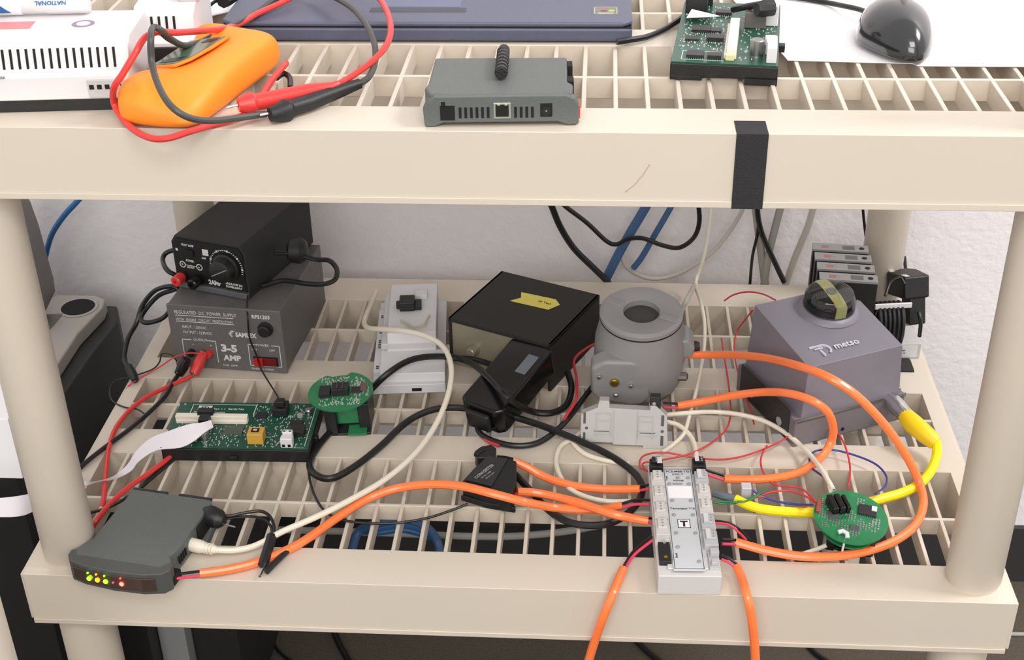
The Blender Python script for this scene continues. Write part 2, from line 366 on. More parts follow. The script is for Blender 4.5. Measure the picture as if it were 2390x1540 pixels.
G().box(-1, 1.5, 14, 155, 93, 15.8).out('board', PCB, t)
Z0 = 15.8
G().box(4, 50, Z0, 82, 57, Z0+9).box(5, 48.5, Z0, 81, 58.5, Z0+4).out('white_connector', mat('cream_plastic', (226, 218, 204), .5), t, bevel=.6)
G().box(32, 38, Z0, 43, 60, Z0+12).box(28, 52, Z0+7, 45, 60, Z0+14).out('ribbon_plug', BLK, t, bevel=.5)
G().lathe([(5.6, Z0), (5.6, Z0+1), (5.2, Z0+2), (5.6, Z0+3), (5.6, Z0+11), (4.8, Z0+11.6)], (43, 16, 0)).out('capacitor', SILV, t, smooth=True)
G().box(25, 16, Z0, 35, 25, Z0+9).out('yellow_capacitor', mat('yellow_component', (196, 172, 84), .5), t, bevel=.5)
ig = G().box(90, 9, Z0, 107, 25, Z0+13).out('transformer', mat('amber_tape', (196, 152, 66), .4, var=.1), t, bevel=1)
G().box(94, 14, Z0+13, 102, 21, Z0+13.6).out('core', HOLE, ig); G().box(96, 16, Z0+13.5, 100, 19, Z0+14).out('core', LGRY, ig)
G().box(126, 3, Z0, 139, 12, Z0+12).box(127, 12, Z0, 138, 18, Z0+15).out('terminal_connector', WHT, t, bevel=1.5)
g = G()
for x in (129.5, 135.5): g.box(x-1.5, 2.6, Z0+2, x+1.5, 3.2, Z0+5).box(x-1.2, 13, Z0+14.8, x+1.2, 15, Z0+15.2)
g.out('terminal_openings', HOLE, t, kind='stuff')
G().box(106, 64, Z0, 122, 84, Z0+10).box(110, 68, Z0+10, 119, 78, Z0+17).out('black_plug', BLK, t, bevel=1)
chip(t, 132, 24, 15, 16, 7, Z0); chip(t, 88, 60, 12, 10, 2.5, Z0); chip(t, 60, 28, 20, 16, 1.5, Z0, mat('dull_chip', (70, 78, 66), .5)); chip(t, 128, 46, 14, 10, 2, Z0)
G().lathe([(4.2, Z0), (4.2, Z0+4), (3.4, Z0+5)], (144, 74, 0)).out('crystal', STEEL, t, smooth=True); G().lathe([(3.4, Z0), (3.4, Z0+3)], (136, 66, 0)).out('crystal', MGRY, t, smooth=True)
g = G(); smd(g, 260, 8, 148, 4, 48, Z0, ((15, 20, 45, 33), (89, 8, 108, 26), (124, 2, 140, 20))); smd(g, 120, 84, 150, 48, 90, Z0, ((106, 66, 126, 90),))
g.out('smd_components', LGRY, t, kind='stuff')
g = G()
for a in ((14, 88, 84, 88.8), (14, 68, 14.8, 88.8), (84, 68, 84.8, 88.8), (104, 66, 104.6, 90), (150, 8, 150.6, 90), (130, 4, 151, 4.6), (106, 24, 112, 24.5), (106, 6, 106.6, 24)): g.box(a[0], a[1], Z0-.05, a[2], a[3], Z0+.1)
g.box(21, 76, Z0-.05, 36, 86, Z0+.12)
g.out('printed_lines', WHTL, t, kind='stuff')
text('FD', 7.5, t, (24, 78.6, Z0+.14), 'top', m=PCB, bold=30); text('Rev 1.1  Serial No', 4.6, t, (38, 78, Z0+.1), 'top'); text('Fieldbus Diagnostics', 4.2, t, (18, 71, Z0+.1), 'top', bold=10)
for x, y in ((5, 88), (148, 30)): G().cyl((x, y, 0), 1.6, Z0, Z0+.5, n=12).out('solder_point', SILV, t)
# ribbon cable
def ribbon(name, label, cl, m, group=None):
    b = bmesh.new(); prev = None; o0 = None; A = smoothpts([p for p, q in cl], 5); B = smoothpts([q for p, q in cl], 5); o0 = A[0].copy()
    for p, q in zip(A, B):
        c = (b.verts.new(p-o0), b.verts.new(q-o0), b.verts.new(q-o0-Vector((0, 0, .0007))), b.verts.new(p-o0-Vector((0, 0, .0007))))
        if prev:
            for i in range(4): b.faces.new((prev[i], prev[(i+1) % 4], c[(i+1) % 4], c[i]))
        else: b.faces.new(c[::-1])
        prev = c
    b.faces.new(prev); bmesh.ops.recalc_face_normals(b, faces=b.faces[:])
    g = G(1); g.b.free(); g.b = b; o = g.out(name, m, None, smooth=True); o.location = o0; return tag(o, label, 'cable', group)
ribbon('ribbon_cable', 'white flat ribbon cable from the left circuit board passing behind the left post', [
    (P(492, 980, .034), P(498, 996, .030)), (P(470, 986, .034), P(478, 1008, .030)), (P(440, 990, .032), P(450, 1030, .024)), (P(395, 1005, .024), P(418, 1044, .019)), (P(352, 1022, .018), P(365, 1050, .014)), (P(318, 1052, .014), P(325, 1075, .01)),
    (P(296, 1085, .012), P(306, 1098, .008)), (P(262, 1112, .010), P(270, 1116, .006)), (P(215, 1124, .008), P(216, 1128, .004)), (P(175, 1120, .004), P(178, 1138, .0)), (P(140, 1128, -.004), P(140, 1152, -.012)),
    (P(60, 1154, .014), P(60, 1200, .0)), (P(-30, 1164, .016), P(-30, 1205, .002)), (P(-120, 1166, .016), P(-120, 1205, .002))], mat('white_ribbon', (222, 216, 222), .5))

# ---- round circuit boards
def round_board(lab, loc, rx, ry, rz, stand):
    t = thing('round_circuit_board', lab, 'circuit board', loc, rz, rx, ry)
    poly = []
    for i in range(48):
        a = 2*math.pi*i/48; r = 35
        if stand == 'clip' and 78 < math.degrees(a) < 118: r = 29
        poly.append((r*math.cos(a), r*math.sin(a)))
    G().prism(poly, 0, 1.8).out('board', PCBL if stand == 'clip' else PCB if 0 else PCBL, t)
    return t
t = round_board('round green circuit board tilted on a black clip beside the grey power supply', (.2605, .2585, .040), 3, -3, 4, 'clip')
for nm, a in (('chip', (-22, -12, 12, 16, 6)), ('chip', (-8, -10, 18, 14, 9)), ('chip', (12, -6, 12, 10, 2))): chip(t, *a[:4], a[4], 1.8)
G().box(-3, -8, 10.8, -1, 4, 12.5).box(3, -8, 10.8, 5, 4, 12).out('coil', mat('coil_dark', (60, 52, 52), .35), t, bevel=.4)
g = G(); smd(g, 130, -24, 24, 6, 24, 1.8); smd(g, 80, -22, 22, -26, -14, 1.8); smd(g, 60, 14, 30, -12, 14, 1.8); g.out('smd_components', LGRY, t, kind='stuff')
G().box(22, -4, 1.8, 28, 10, 4).out('component', mat('brown_component', (110, 80, 66), .5), t)
G().box(-17, -26, -40, 30, 22, -36).box(-17, -26, -40, -5, 22, -2).box(18, -20, -40, 30, 24, -3).out('clip', BLK, t, bevel=1.2)
G().box(-6, -16, -30, 20, -14, -1).out('lower_board', PCBL, t); G().box(6, -30, -36, 26, -14, -34).out('lower_board', PCBL, t)
t2 = round_board('round green circuit board with wires attached near the right post', (.778, .086, .024), 6, 4, -12, 'low')
B2 = 1.8
for x in (-14, -7): G().box(x-3, 4, B2, x+3, 24, B2+9, Matrix.Rotation(.45, 4, 'Z')).out('relay', BLKG, t2, bevel=1)
G().box(-3, 4, B2, 1, 22, B2+9, Matrix.Rotation(.45, 4, 'Z')).out('relay', BLKG, t2, bevel=1)
chip(t2, 6, 5, 17, 13, 3, B2); G().box(18, 11, B2+3, 23, 17, B2+4).out('white_label', WHT, t2)
g = G()
for bx, by, nx, ny in ((-31, 4, 5, 5), (-30, -8, 4, 4), (-22, -16, 6, 4), (-8, -6, 5, 5), (-8, -24, 7, 4), (6, -14, 7, 5), (20, -10, 3, 5), (-26, -22, 3, 3), (4, 19, 3, 3)):
    for i in range(nx):
        for j in range(ny):
            if random.random() < .8:
                x, y = bx+i*2.7+random.uniform(-.3, .3), by+j*2.9+random.uniform(-.3, .3)
                if x*x+y*y < 33**2: g.box(x, y, B2, x+1.5, y+1.9, B2+.9)
g.out('smd_components', SILV, t2, kind='stuff')
for a in ((-23, -3, 12, 3.5), (-20, -9, 9, 6), (0, -17, 9, 6)): chip(t2, *a, 1.6, B2, m=mat('grey_chip', (70, 74, 72), .4))
G().box(-33, -4, B2, -29, 12, B2+3).out('red_connector', mat('brick_red_plastic', (150, 60, 48), .5), t2, bevel=.4)
G(1).tube([(-.010, -.026, .004), (-.006, -.024, .005), (-.002, -.026, .005), (-.001, -.030, .003)], .0022, 8).out('glue_blob', WHT, t2, smooth=True)
G().box(-4, -34, -12, -2, -28, B2).out('white_wire_stub', WHT, t2, bevel=.6)
G().box(-18, -24, -22, 26, 18, -19).box(-18, -24, -24, -10, 18, -1).box(18, -20, -24, 26, 18, -1).out('carrier', BLK, t2, bevel=.8)
G().prism([(26*math.cos(a*math.pi/12), 26*math.sin(a*math.pi/12)-6) for a in range(24)], -9, -7.5).out('lower_board', PCBL, t2)

# ---- white DIN housing
t = thing('white_housing', 'white plastic rail housing with a black plug on top beside the black box', 'device', (.2845, .315, 0), 5.5)
G().box(0, 0, 0, 82, 188, 12).out('base', WHT, t, bevel=1)
G().prism([(4, 0), (56, 0), (56, 4), (52, 26), (8, 22)], 8, 82, 'x', Matrix.Identity(4)).out('front_cover', WHT, t, bevel=1)
G().prism([(50, 0), (188, 0), (188, 30), (180, 42), (64, 42), (60, 30), (50, 28)], 15, 72, 'x').out('cover', WHT, t, bevel=1.5)
G().box(0, 20, 0, 15, 160, 18).box(8, 60, 0, 16, 178, 30).out('terminal_row', WHT, t, bevel=.8)
g = G()
for y in (26, 30, 70, 74, 78, 82, 86, 104, 109, 140, 144):
    g.box(3, y, 18, 6, y+2, 18.3).box(8.5, y, 18, 11, y+2, 18.3)
g.box(44, -.2, 3, 55, .2, 7)
g.out('openings', HOLE, t, kind='stuff')
G().box(28, 112, 42, 46, 132, 54).box(24, 118, 42, 30, 126, 50).box(46, 114, 42, 54, 130, 49).out('black_plug', BLK, t, bevel=1.2)
G().box(46, 140, 42, 60, 154, 48).out('white_connector', WHT, t, bevel=.5)
G(1).tube([(.030, .090, .043), (.045, .070, .045), (.058, .075, .044), (.064, .095, .046)], .0012, 8).out('clear_tie', mat('tie', (190, 180, 150), .4), t, smooth=True)

# ---- black instrument box and brick
t = thing('instrument_box', 'black metal box with beige front and a strip of yellow tape on its lid', 'box', (.3655, .3835, 0), -25.0)
G().box(0, 4, 4, 130, 126, 60).box(-1, 0, 57, 131, 127, 62).box(-1, 0, 0, 3, 127, 62).box(127, 0, 0, 131, 127, 62).out('case', mat('black_crinkle', (32, 30, 28), .55, bump=.6, bscale=1500, var=.3, vscale=600), t, bevel=1)
G().box(3, 1.5, 1, 127, 4, 57).out('front_panel', mat('beige_metal_panel', (150, 142, 124), .3, metal=.3, var=.15, vscale=40), t)
G().lathe([(7, 1.5), (7, -1), (6, -9), (5, -10)], (32, 0, 28), 'y').out('knob', MATS['beige_metal_panel'], t, smooth=True)
for x, y in ((8, 8), (118, 8), (8, 112), (118, 112)): G().cyl((x, y, 0), 5, 0, 2).out('foot', BLK, t)
tp = G().prism([(44, 66), (52, 78), (46, 90), (90, 93), (100, 84), (93, 68)], 62.1, 62.5).out('yellow_tape', TAPE, t, label='torn yellow tape strip')
text('FF Test', 5.5, tp, (74, 78, 62.6), 'top', m=CHIP, ang=2)
t = thing('power_brick', 'black power adapter brick leaning in front of the black box', 'power adapter', (.4145, .2535, 0), -30, 13)
G().prism([(-27, 6), (-20, 0), (20, 0), (27, 6), (27, 106), (20, 112), (-20, 112), (-27, 106)], 0, 34).out('body', BLKG, t, bevel=3, seg=3)
G().box(6, 62, 34, 19, 92, 34.3).out('label', mat('grey_label', (104, 110, 120), .35), t)
G().box(-16, -7, 4, 14, 0, 28).out('strain_relief', BLK, t, bevel=3)
cable('thick_black_cable', 'thick black cable looping twice from the power brick across mid shelf to the hub', 'cable',
      [(1325, 868, .02), (1334, 905, .012), (1322, 945, .006), (1285, 964, .006), (1235, 958, .012), (1185, 928, .050), (1140, 880, .048), (1095, 845, .034), (1040, 832, .034), (965, 838, .036), (905, 872, .030), (850, 925, .008), (795, 982, .004),
       (745, 1038, .004), (723, 1080, .004), (735, 1107, .0045), (775, 1116, .0045), (830, 1087, .0045), (890, 1040, .005), (945, 988, .008), (1000, 959, .012), (1060, 951, .012), (1150, 962, .012), (1240, 985, .011), (1320, 1015, .010), (1400, 1050, .008),
       (1455, 1083, .006), (1490, 1115, .006), (1498, 1150, .005), (1478, 1186, .004), (1440, 1214, .004), (1390, 1226, .004), (1330, 1219, .004), (1280, 1190, .004), (1240, 1147, .004), (1203, 1108, .006)], .0037, CABK)
cable('black_cable', 'black cable from the black box crossing in front of the power brick', 'cable', [(1056, 836, .03), (1100, 838, .024), (1150, 852, .02), (1182, 868, .03)], .0034, CABK)
cable('black_cable', 'black cable sagging below the power brick towards the grey sensor', 'cable',
      [(1112, 985, .006), (1120, 1010, .004), (1150, 1028, .004), (1200, 1040, .004), (1250, 1035, .0042), (1290, 1012, .006), (1325, 978, .008), (1358, 935, .008), (1388, 895, .01)], .0031, CABK)
cable('thin_red_wire', 'thin red wire beside the black cable below the power brick', 'wire', [(1112, 990, .004), (1118, 1010, .003), (1140, 1030, .003), (1166, 1040, .003)], .0018, REDW)
cable('thin_red_wire', 'thin red wire crossing from the black cable up behind the black box', 'wire', [(1262, 1028, .004), (1300, 1008, .004), (1322, 970, .012), (1345, 930, .02), (1345, 880, .02), (1340, 840, .02), (1365, 815, .02), (1392, 800, .02)], .0016, REDW)

# ---- cast grey sensor housing
t = thing('sensor_housing', 'cast grey metal housing with an open ring on top behind the terminal block', 'sensor', (.583, .354, .0), 0, 8)
G().lathe([(38, 0), (44, 4), (48, 14), (51, 40), (50, 66), (46, 84), (44.5, 93)], n=48).out('body', SENS, t, smooth=True)
rg = G().lathe([(20, 82), (43, 92), (43.5, 94), (45.5, 96), (45.5, 100), (42, 103), (24, 103), (20, 101), (20, 82)], n=56).out('ring_cap', SENS, t, smooth=True)
G().lathe([(44.2, 93.4), (45.7, 94.4), (44.2, 95.4), (44.2, 93.4)], n=56).out('gasket', HOLE, t)
G().cyl((0, 0, 0), 20.5, 93.2, 94, n=40).out('sensor_opening', mat('dark_cavity', (66, 66, 64), .7), t)
for a in (155, -25):
    G().box(22, -5, 101.5, 43, 5, 104.3, Matrix.Rotation(math.radians(a), 4, 'Z')).out('ring_notch', SENS, rg, bevel=1.5)
G().prism([(-54, 26), (-46, 14), (-8, 6), (4, 8), (12, 20), (12, 54), (0, 70), (-40, 70), (-54, 60)], -50, -26, 'y').out('front_boss', SENS, t, bevel=5, seg=4)
for x, z, r, m in ((-28, 42, 5, GOLD), (-45, 50, 2.4, SILV), (-10, 38, 2.4, SILV), (-26, 24, 2.8, SILV)):
    G().lathe([(r, -50), (r, -53), (r*.7, -54)], (x, 0, z), 'y', 20).out('screw', m, t, smooth=True)
G().prism([(38, 46), (58, 50), (60, 62), (52, 74), (38, 72)], -16, 14, 'y').out('cable_gland', SENS, t, bevel=3)
G().lathe([(7, 56), (7, 63), (5.5, 66)], (0, 0, 52), 'x', 20).out('gland_nut', BLK, t, smooth=True)
G().lathe([(5, 42), (5, 52), (3, 54)], (0, -20, 26), 'x', 8).out('bolt', STEEL, t, smooth=True)

# ---- terminal block lying in front of it
t = thing('terminal_block', 'light grey plastic terminal block standing upright in front of the grey sensor', 'terminal block', (.5195, .2255, 0), -1.2, -14)
G().prism([(0, 4), (0, 36), (17, 44), (19, 52), (29, 52), (30, 44), (72, 43), (72, 48), (78, 48), (90, 37), (92, 0), (66, 0), (66, 3), (34, 3), (34, 5), (14, 5)], 0, 14, 'y').out('body', LGRY, t, bevel=.6)
g = G()
for x0, z0, x1, z1 in ((16, 12, 31, 38), (60, 10, 75, 36)): g.box(x0, -1, z0, x0+.8, .2, z1).box(x1, -1, z0, x1+.8, .2, z1).box(x0, -1, z1, x1+.8, .2, z1+.8).box(x0+2, -1.1, 30, x1-2, .2, 30.8)
g.box(14, -1, 19, 32, .2, 20.4).box(14, -1, 15, 32, .2, 16.4).box(60, -1, 19, 80, .2, 20.4).box(60, -1, 14, 80, .2, 15.4).box(34, -1, 4, 34.8, .2, 42).box(58.6, -1, 4, 59.4, .2, 42)
g.out('moulded_ridges', LGRY, t, bevel=.2, kind='stuff')
g = G().box(2.5, -.4, 26, 5, .2, 38).box(2.5, -.4, 6, 5, .2, 16).box(84, -.4, 26, 87, .2, 38).box(84, -.4, 4, 87, .2, 15).cyl((6, 0, 21), 1.6, -.4, .2, 'y').cyl((85.5, 0, 20), 1.6, -.4, .2, 'y').box(14, -.5, 17.5, 30, .2, 18).box(62, -.5, 17, 78, .2, 17.5)
g.out('slots', mat('slot_plastic', (84, 84, 84), .7), t, kind='stuff')
G().box(72, 2, 44, 83, 16, 57).out('black_plug', BLK, t, bevel=.8); G().cyl((76, 1.8, 50), 1.8, -.5, .5, 'y', 12).out('screw', SILV, t)

# ---- valve positioner
t = thing('valve_positioner', 'slate grey metal valve positioner with a clear domed indicator on its lid', 'device', (.7490, .2375, 0), 25.0)
G().prism([(-8, -3), (128, -3), (128, 118), (-8, 118)], 0, 34).out('flange', POSM, t, bevel=2)
G().box(-8.4, -3, 30, 128.4, -2, 34.5).out('seam', STEEL, t)
b = G(); k = .001
b.prism([(0, 0), (122, 0), (120, 60), (96, 112), (20, 112), (-2, 112)], 33.5, 34.5)
v0 = [(0, 0, 34), (122, 0, 34), (122, 112, 34), (-2, 112, 34)]; v1 = [(4, 2, 94), (118, 2, 94), (116, 78, 108), (100, 112, 110), (4, 112, 110)]
vs0 = [b.b.verts.new([c*k for c in v]) for v in v0]; vs1 = [b.b.verts.new([c*k for c in v]) for v in v1]
for f in ((vs0[0], vs0[1], vs1[1], vs1[0]), (vs0[1], vs0[2], vs1[3], vs1[2], vs1[1]), (vs0[2], vs0[3], vs1[4], vs1[3]), (vs0[3], vs0[0], vs1[0], vs1[4]), (vs1[0], vs1[1], vs1[2], vs1[3], vs1[4])): b.b.faces.new(f)
bmesh.ops.recalc_face_normals(b.b, faces=b.b.faces[:])
b.out('housing', POST, t, bevel=3, seg=3)
G().box(-9, 8, 4, -8, 108, 40).out('side_plate', mat('dark_side_plate', (40, 38, 42), .5), t)
for y in (26, 84): G().cyl((0, y, 16), 5, -9.6, -8.6, 'x', 16).out('bolt_hole', MGRY, t)
G().cyl((52, 0, 8), 2.2, -3.4, -2.6, 'y', 12).out('pin_hole', HOLE, t)
G().lathe([(3.5, 34), (3.5, 38), (2.5, 39)], (124, 6, 0)).out('screw', SILV, t, smooth=True)
CM = Matrix.Translation((.076, .080, .1068)) @ Matrix.Rotation(math.radians(6), 4, 'X')
G().lathe([(34, -2), (33, 0), (29, 3), (28, 3.5)], M=CM, n=48).out('indicator_base', POST, t, smooth=True)
ind = G().lathe([(24, 3), (24, 15), (20, 17), (0, 17)], M=CM, n=48).out('indicator', BLKG, t, smooth=True)
G().box(-6, -24.6, 4, 6, 24.6, 17.6, CM @ Matrix.Rotation(math.radians(-4), 4, 'Z')).out('indicator_bar', mat('pale_yellow_plastic', (206, 200, 130), .5), ind)
G().cyl((0, 0, 0), 5, 17.5, 19.5, M=CM).out('indicator_hub', MGRY, ind)
G().lathe([(28, 3), (27.5, 16), (24, 22), (14, 26.5), (0, 28)], M=CM, n=48).out('dome', mat('clear_dome', (225, 228, 230), .05, trans=1), t, smooth=True)
tm = Matrix.Translation((0, 0, 0))
o = text('metso', 12, t, (46, 18, 97.8), (math.radians(10.2), 0, 0), m=mat('silver_print', (196, 194, 206), .5), bold=15, depth=.3)
g = G()
for i in range(14):
    a = math.radians(-50+i*13); g.box(34+7*math.cos(a)-1, 21+7*math.sin(a)-1, 97.2+.0018*0, 34+7*math.cos(a)+1, 21+7*math.sin(a)+1, 98.6+math.sin(a)*1.2)
g.box(20, 27, 98, 32, 29, 99.6).box(24, 23, 98, 34, 24.6, 98.9).box(29, 12, 96, 31, 22, 98)
g.out('emblem', MATS['silver_print'], t)
# its connector and yellow cable
cable('yellow_cable', 'yellow sensor cable with moulded connector plugged into the valve positioner', 'cable',
      [(2186, 1030, .022), (2186, 1062, .016), (2172, 1100, .010), (2145, 1130, .007), (2105, 1150, .006), (2060, 1163, .006), (2000, 1180, .005), (1945, 1192, .005), (1890, 1196, .005), (1835, 1194, .006), (1780, 1188, .008), (1745, 1178, .010), (1716, 1164, .012)], .0049, YEL,
      extra=[lambda r, o0: G(1).tube([P(2112, 968, .030)-o0, P(2132, 990, .030)-o0, P(2165, 1018, .026)-o0, P(2184, 1034, .022)-o0], [.0085, .0105, .0095, .008], 16).out('connector_boot', YELP, r, smooth=True),
             lambda r, o0: G(1).tube([P(2076, 930, .030)-o0, P(2084, 938, .030)-o0, P(2086, 940, .030)-o0, P(2102, 958, .030)-o0, P(2104, 960, .03)-o0, P(2120, 976, .030)-o0], [.008, .008, .0095, .0095, .0088, .0088], 18).out('connector_nut', SILV, r, smooth=True)],
      leads=[([(1716, 1164, .012), (1690, 1158, .013), (1665, 1150, .013)], .0042, mat('grey_heatshrink', (96, 104, 112), .5), 0, 'heat_shrink'),
             ([(1780, 1150, .012), (1750, 1166, .016), (1722, 1172, .018), (1690, 1170, .016), (1652, 1170, .014)], .0009, mat('green_wire', (50, 130, 70), .4), 0, 'wire'),
             ([(1722, 1172, .012), (1700, 1170, .012), (1660, 1172, .012)], .0009, BLUW, 0, 'wire')])

# ---- module rack behind the positioner
for i in range(4):
    y = .4985-i*.0245
    t = thing('rail_module', ['rearmost', 'second from the rear', 'third from the rear', 'foremost'][i]+' of four slim black rail modules with grey tops behind the positioner', 'module', (.789-.0005*i, y-.001, 0), -6.0, group='slim rail modules')
    G().box(0, 0, 0, 64, 21, 96).out('body', BLK, t, bevel=.8)
    c = G().box(-1, -1, 96, 64, 16, 99).out('top_plate', mat('module_grey', (136, 134, 134), .5), t, bevel=.4)
    G().cyl((56, 7, 0), 3, 99, 99.4, n=16).out('port', HOLE, c); G().box(34, 2, 99, 48, 12, 99.15).out('print', mat('grey_print', (90, 90, 90), .6), c)
    G().cyl((22, 8, 0), 1.6, 99, 99.5, n=10).out('lamp', SILV, c); G().box(10, 4, 99, 18, 10, 99.2).out('print', mat('faded_red', (150, 100, 90), .6), c)
# coil of black cable, adapter and box at the right edge
t = thing('cable_coil', 'coil of ridged black cable between the module rack and the right rear post', 'cable', (.860, .428, 0), 8)
for i in range(6):
    pts = [((-4+i*5.2+1.2*math.sin(a*.7)), 17*math.cos(a)*1.1, 34+30*math.sin(a)) for a in [2*math.pi*j/20 for j in range(21)]]
    G().tube(pts, 2.6, 8).out('loop', CABK, t, smooth=True)
G().box(-9, -8, 62, 34, -5, 68).out('tie', WHT, t, bevel=.5)
t = thing('power_adapter', 'black power adapter with white stickers leaning at the right rear post', 'power adapter', (.918, .468, .0), 14, -18)
G().prism([(-16, 0), (16, 0), (20, 40), (12, 52), (-12, 52), (-20, 40)], 44, 72, 'z').out('body', BLK, t, bevel=3)
G().box(-9, 2, 12, 12, 24, 46).out('plug', BLK, t, bevel=2)
for a in ((-16, 38, 72, -10, 50, 72.4), (-14, 2, 72, -8, 14, 72.4)): G().box(*a).out('sticker', WHT, t)
cable('black_cable', 'twin black cables arching from the coil to the right power adapter', 'cable', [(2066, 690, .06), (2078, 660, .07), (2100, 648, .075), (2112, 664, .07)], .0018, CABK)
cable('black_cable', 'black cable hanging along the right rear post to the adapter', 'cable', [(2111, 600, 'y', .6), (2114, 630, 'y', .58), (2119, 662, 'y', .55)], .0022, CABK)
cable('black_cable', 'black cable dropping from the right power adapter over the shelf edge', 'cable', [(2144, 728, .03), (2149, 752, .02), (2146, 785, .0)], .0024, CABK)
t = thing('labelled_box', 'small light grey box with a white printed label at the right shelf edge', 'box', (.868, .412, 0), 4)
G().box(0, 0, 0, 42, 42, 20).out('body', LGRY, t, bevel=1)
lb = G().box(6, -.3, 2, 38, 0, 18).out('label', WHT, t)
for i, s_ in enumerate(('Model 4020', 'Input 100-240V', 'Output 12V 1A', 'LISTED')): text(s_, 2.6, lb, (8, -.45, 14-i*3.4), 'front', m=CHIP)
tag(G().box(0, 0, 0, 34, 24, 3).out('black_pad', BLK, None, bevel=.5), 'flat black pad lying in front of the labelled grey box', 'pad'); bpy.data.objects['black_pad'].location = (.864, .3845, 0)

# ---- terminal hub
t = thing('terminal_hub', 'light grey terminal hub marked with a boxed T at the front edge', 'terminal hub', (.5935, -.0015, 0), 1.8)
G().box(0, 0, 0, 57.5, 165, 22).box(9, 8, 22, 46, 160, 24).out('housing', mat('hub_plastic', (206, 203, 200), .45, var=.02), t, bevel=1)
fp = G().box(14, 4, 24, 43, 156, 26).out('face_plate', mat('pale_grey_plate', (200, 202, 206), .4), t, bevel=.5)
g = G()
for a in ((15, 5, 42, 5.6), (15, 154.4, 42, 155), (15, 5, 15.6, 155), (41.4, 5, 42, 155)): g.box(a[0], a[1], 25.9, a[2], a[3], 26.12)
for a in ((22.5, 63, 34.5, 63.7), (22.5, 75, 34.5, 75.7), (22.5, 63, 23.2, 75), (33.8, 63, 34.5, 75.7)): g.box(a[0], a[1], 26.05, a[2], a[3], 26.25)
g.out('printed_lines', mat('dark_print', (60, 62, 70), .6), t, kind='stuff')
DP = MATS['dark_print']
G().box(17, 109, 26, 40, 127, 26.3).out('blank_label', PAPER, t); G().box(23.2, 63.7, 26, 33.8, 75, 26.15).out('logo_field', PAPER, t)
text('T', 11, t, (28.5, 65.6, 26.2), 'top', m=CHIP, bold=40, align='CENTER')
text('FCS-MB8-TG', 4.2, t, (28.5, 149.5, 26.1), 'top', m=DP, align='CENTER', bold=10); text('SGC-T', 4, t, (28.5, 145, 26.1), 'top', m=DP, align='CENTER')
text('POWER', 3, t, (28.5, 135, 26.1), 'top', m=DP, align='CENTER', bold=10); text('Terminator T10', 3.6, t, (17, 91, 26.1), 'top', m=DP, bold=15); text('Shield', 3, t, (19, 20, 26.1), 'top', m=DP, ang=90); text('Trunk', 3, t, (18, 136, 26.1), 'top', m=DP, ang=90)
G().box(22, 129.5, 26, 32, 132.5, 26.1).out('print', MGRY, t)
for x, y in ((28, 140), (38, 140), (19, 125+5), (38, 130), (20, 104), (38, 104), (20, 82), (38, 82), (20, 55), (38, 55), (20, 20+15), (38, 15)):
    G().lathe([(1.9, 26), (1.9, 27), (1.2, 27.5)], (x, y, 0), n=14).out('indicator_lamp', MGRY, t, smooth=True)
TL = mat('terminal_plastic', (204, 200, 196), .45)
def term(x0, y0, l, h, m, face, side, name='terminal_plug'):
    c = G().box(x0, y0, 12, x0+13, y0+l, h).box(x0+2, y0+l*.35, h, x0+11, y0+l-.5, h+3).out(name, m, t, bevel=.6)
    for k in range(3): G().cyl((x0+(6.5 if not face else 9), y0+l*.42+k*l*.2, 0), 1.1, h+2.9, h+3.3, n=10).out('screw', MGRY if m != BLK else SILV, c)
    if face: G().box(x0+2.3, y0+l*.37, h+3, x0+6.3, y0+l-1, h+3.25).out('white_tag', WHT, c)
LYS = [(124, 21), (99, 21), (74, 21), (49, 21)]
for y, l in LYS: term(1, y, l, 30, TL, False, 'l')
term(1, 148, 14, 34, BLK, False, 'l'); G().box(8, 150, 37, 13, 160, 37.3).out('white_tag', WHT, t)
G().box(2, 14, 12, 13, 42, 27).out('end_plug', BLK, t, bevel=.6); G().cyl((8, 20, 0), 1.8, 27, 27.6, n=12).out('screw', GOLD, t); G().cyl((8, 40, 0), 1.4, 27, 27.6, n=12).out('screw', SILV, t)
for i, (y, l) in enumerate(((127, 20), (104, 20), (81, 20), (58, 20), (34, 21))): term(44.5, y, l, 30, TL if i in (1, 2) else mat('terminal_grey', (184, 184, 186), .45), i in (0, 3, 4), 'r')
term(43.5, 149, 14, 34, BLK, True, 'r')
G().box(47, 8, 12, 56, 32, 24).box(49, 12, 24, 55, 18, 28).box(49, 24, 24, 57, 31, 30).out('end_clip', MATS['terminal_grey'], t, bevel=.6)

# ---- routers (same kind of unit, one on each shelf)
t = thing('network_router', 'charcoal router with lit green orange and red lamps overhanging the lower front edge', 'router', (.0470, -.0010, 0), -9.8)
G().prism([(3, 4), (1, 9), (8, 24), (11, 30), (13, 108), (96, 108), (99, 104), (97, 34), (94, 22), (99, 14), (101, 8), (101, 3)], 1, 24).out('body', GRY, t, bevel=1.6, seg=3)
G().prism([(0, 3), (5, -4), (20, -8), (50, -10.5), (80, -9), (98, -4), (103, 3), (102, 12), (97, 12), (92, 5), (8, 5), (4, 12), (0, 10)], .5, 24.5).out('front_bezel', mat('dark_charcoal_plastic', (74, 76, 74), .5, bump=.2, bscale=1200), t, bevel=1.2, seg=3)
wd = G().prism([(9, -7.2), (20, -9.4), (50, -12), (80, -10.2), (92, -7.2), (90, -3), (10, -3)], 5, 20).out('lamp_window', mat('smoked_clear_plastic', (150, 120, 112), .08, trans=.85), t, bevel=.8)
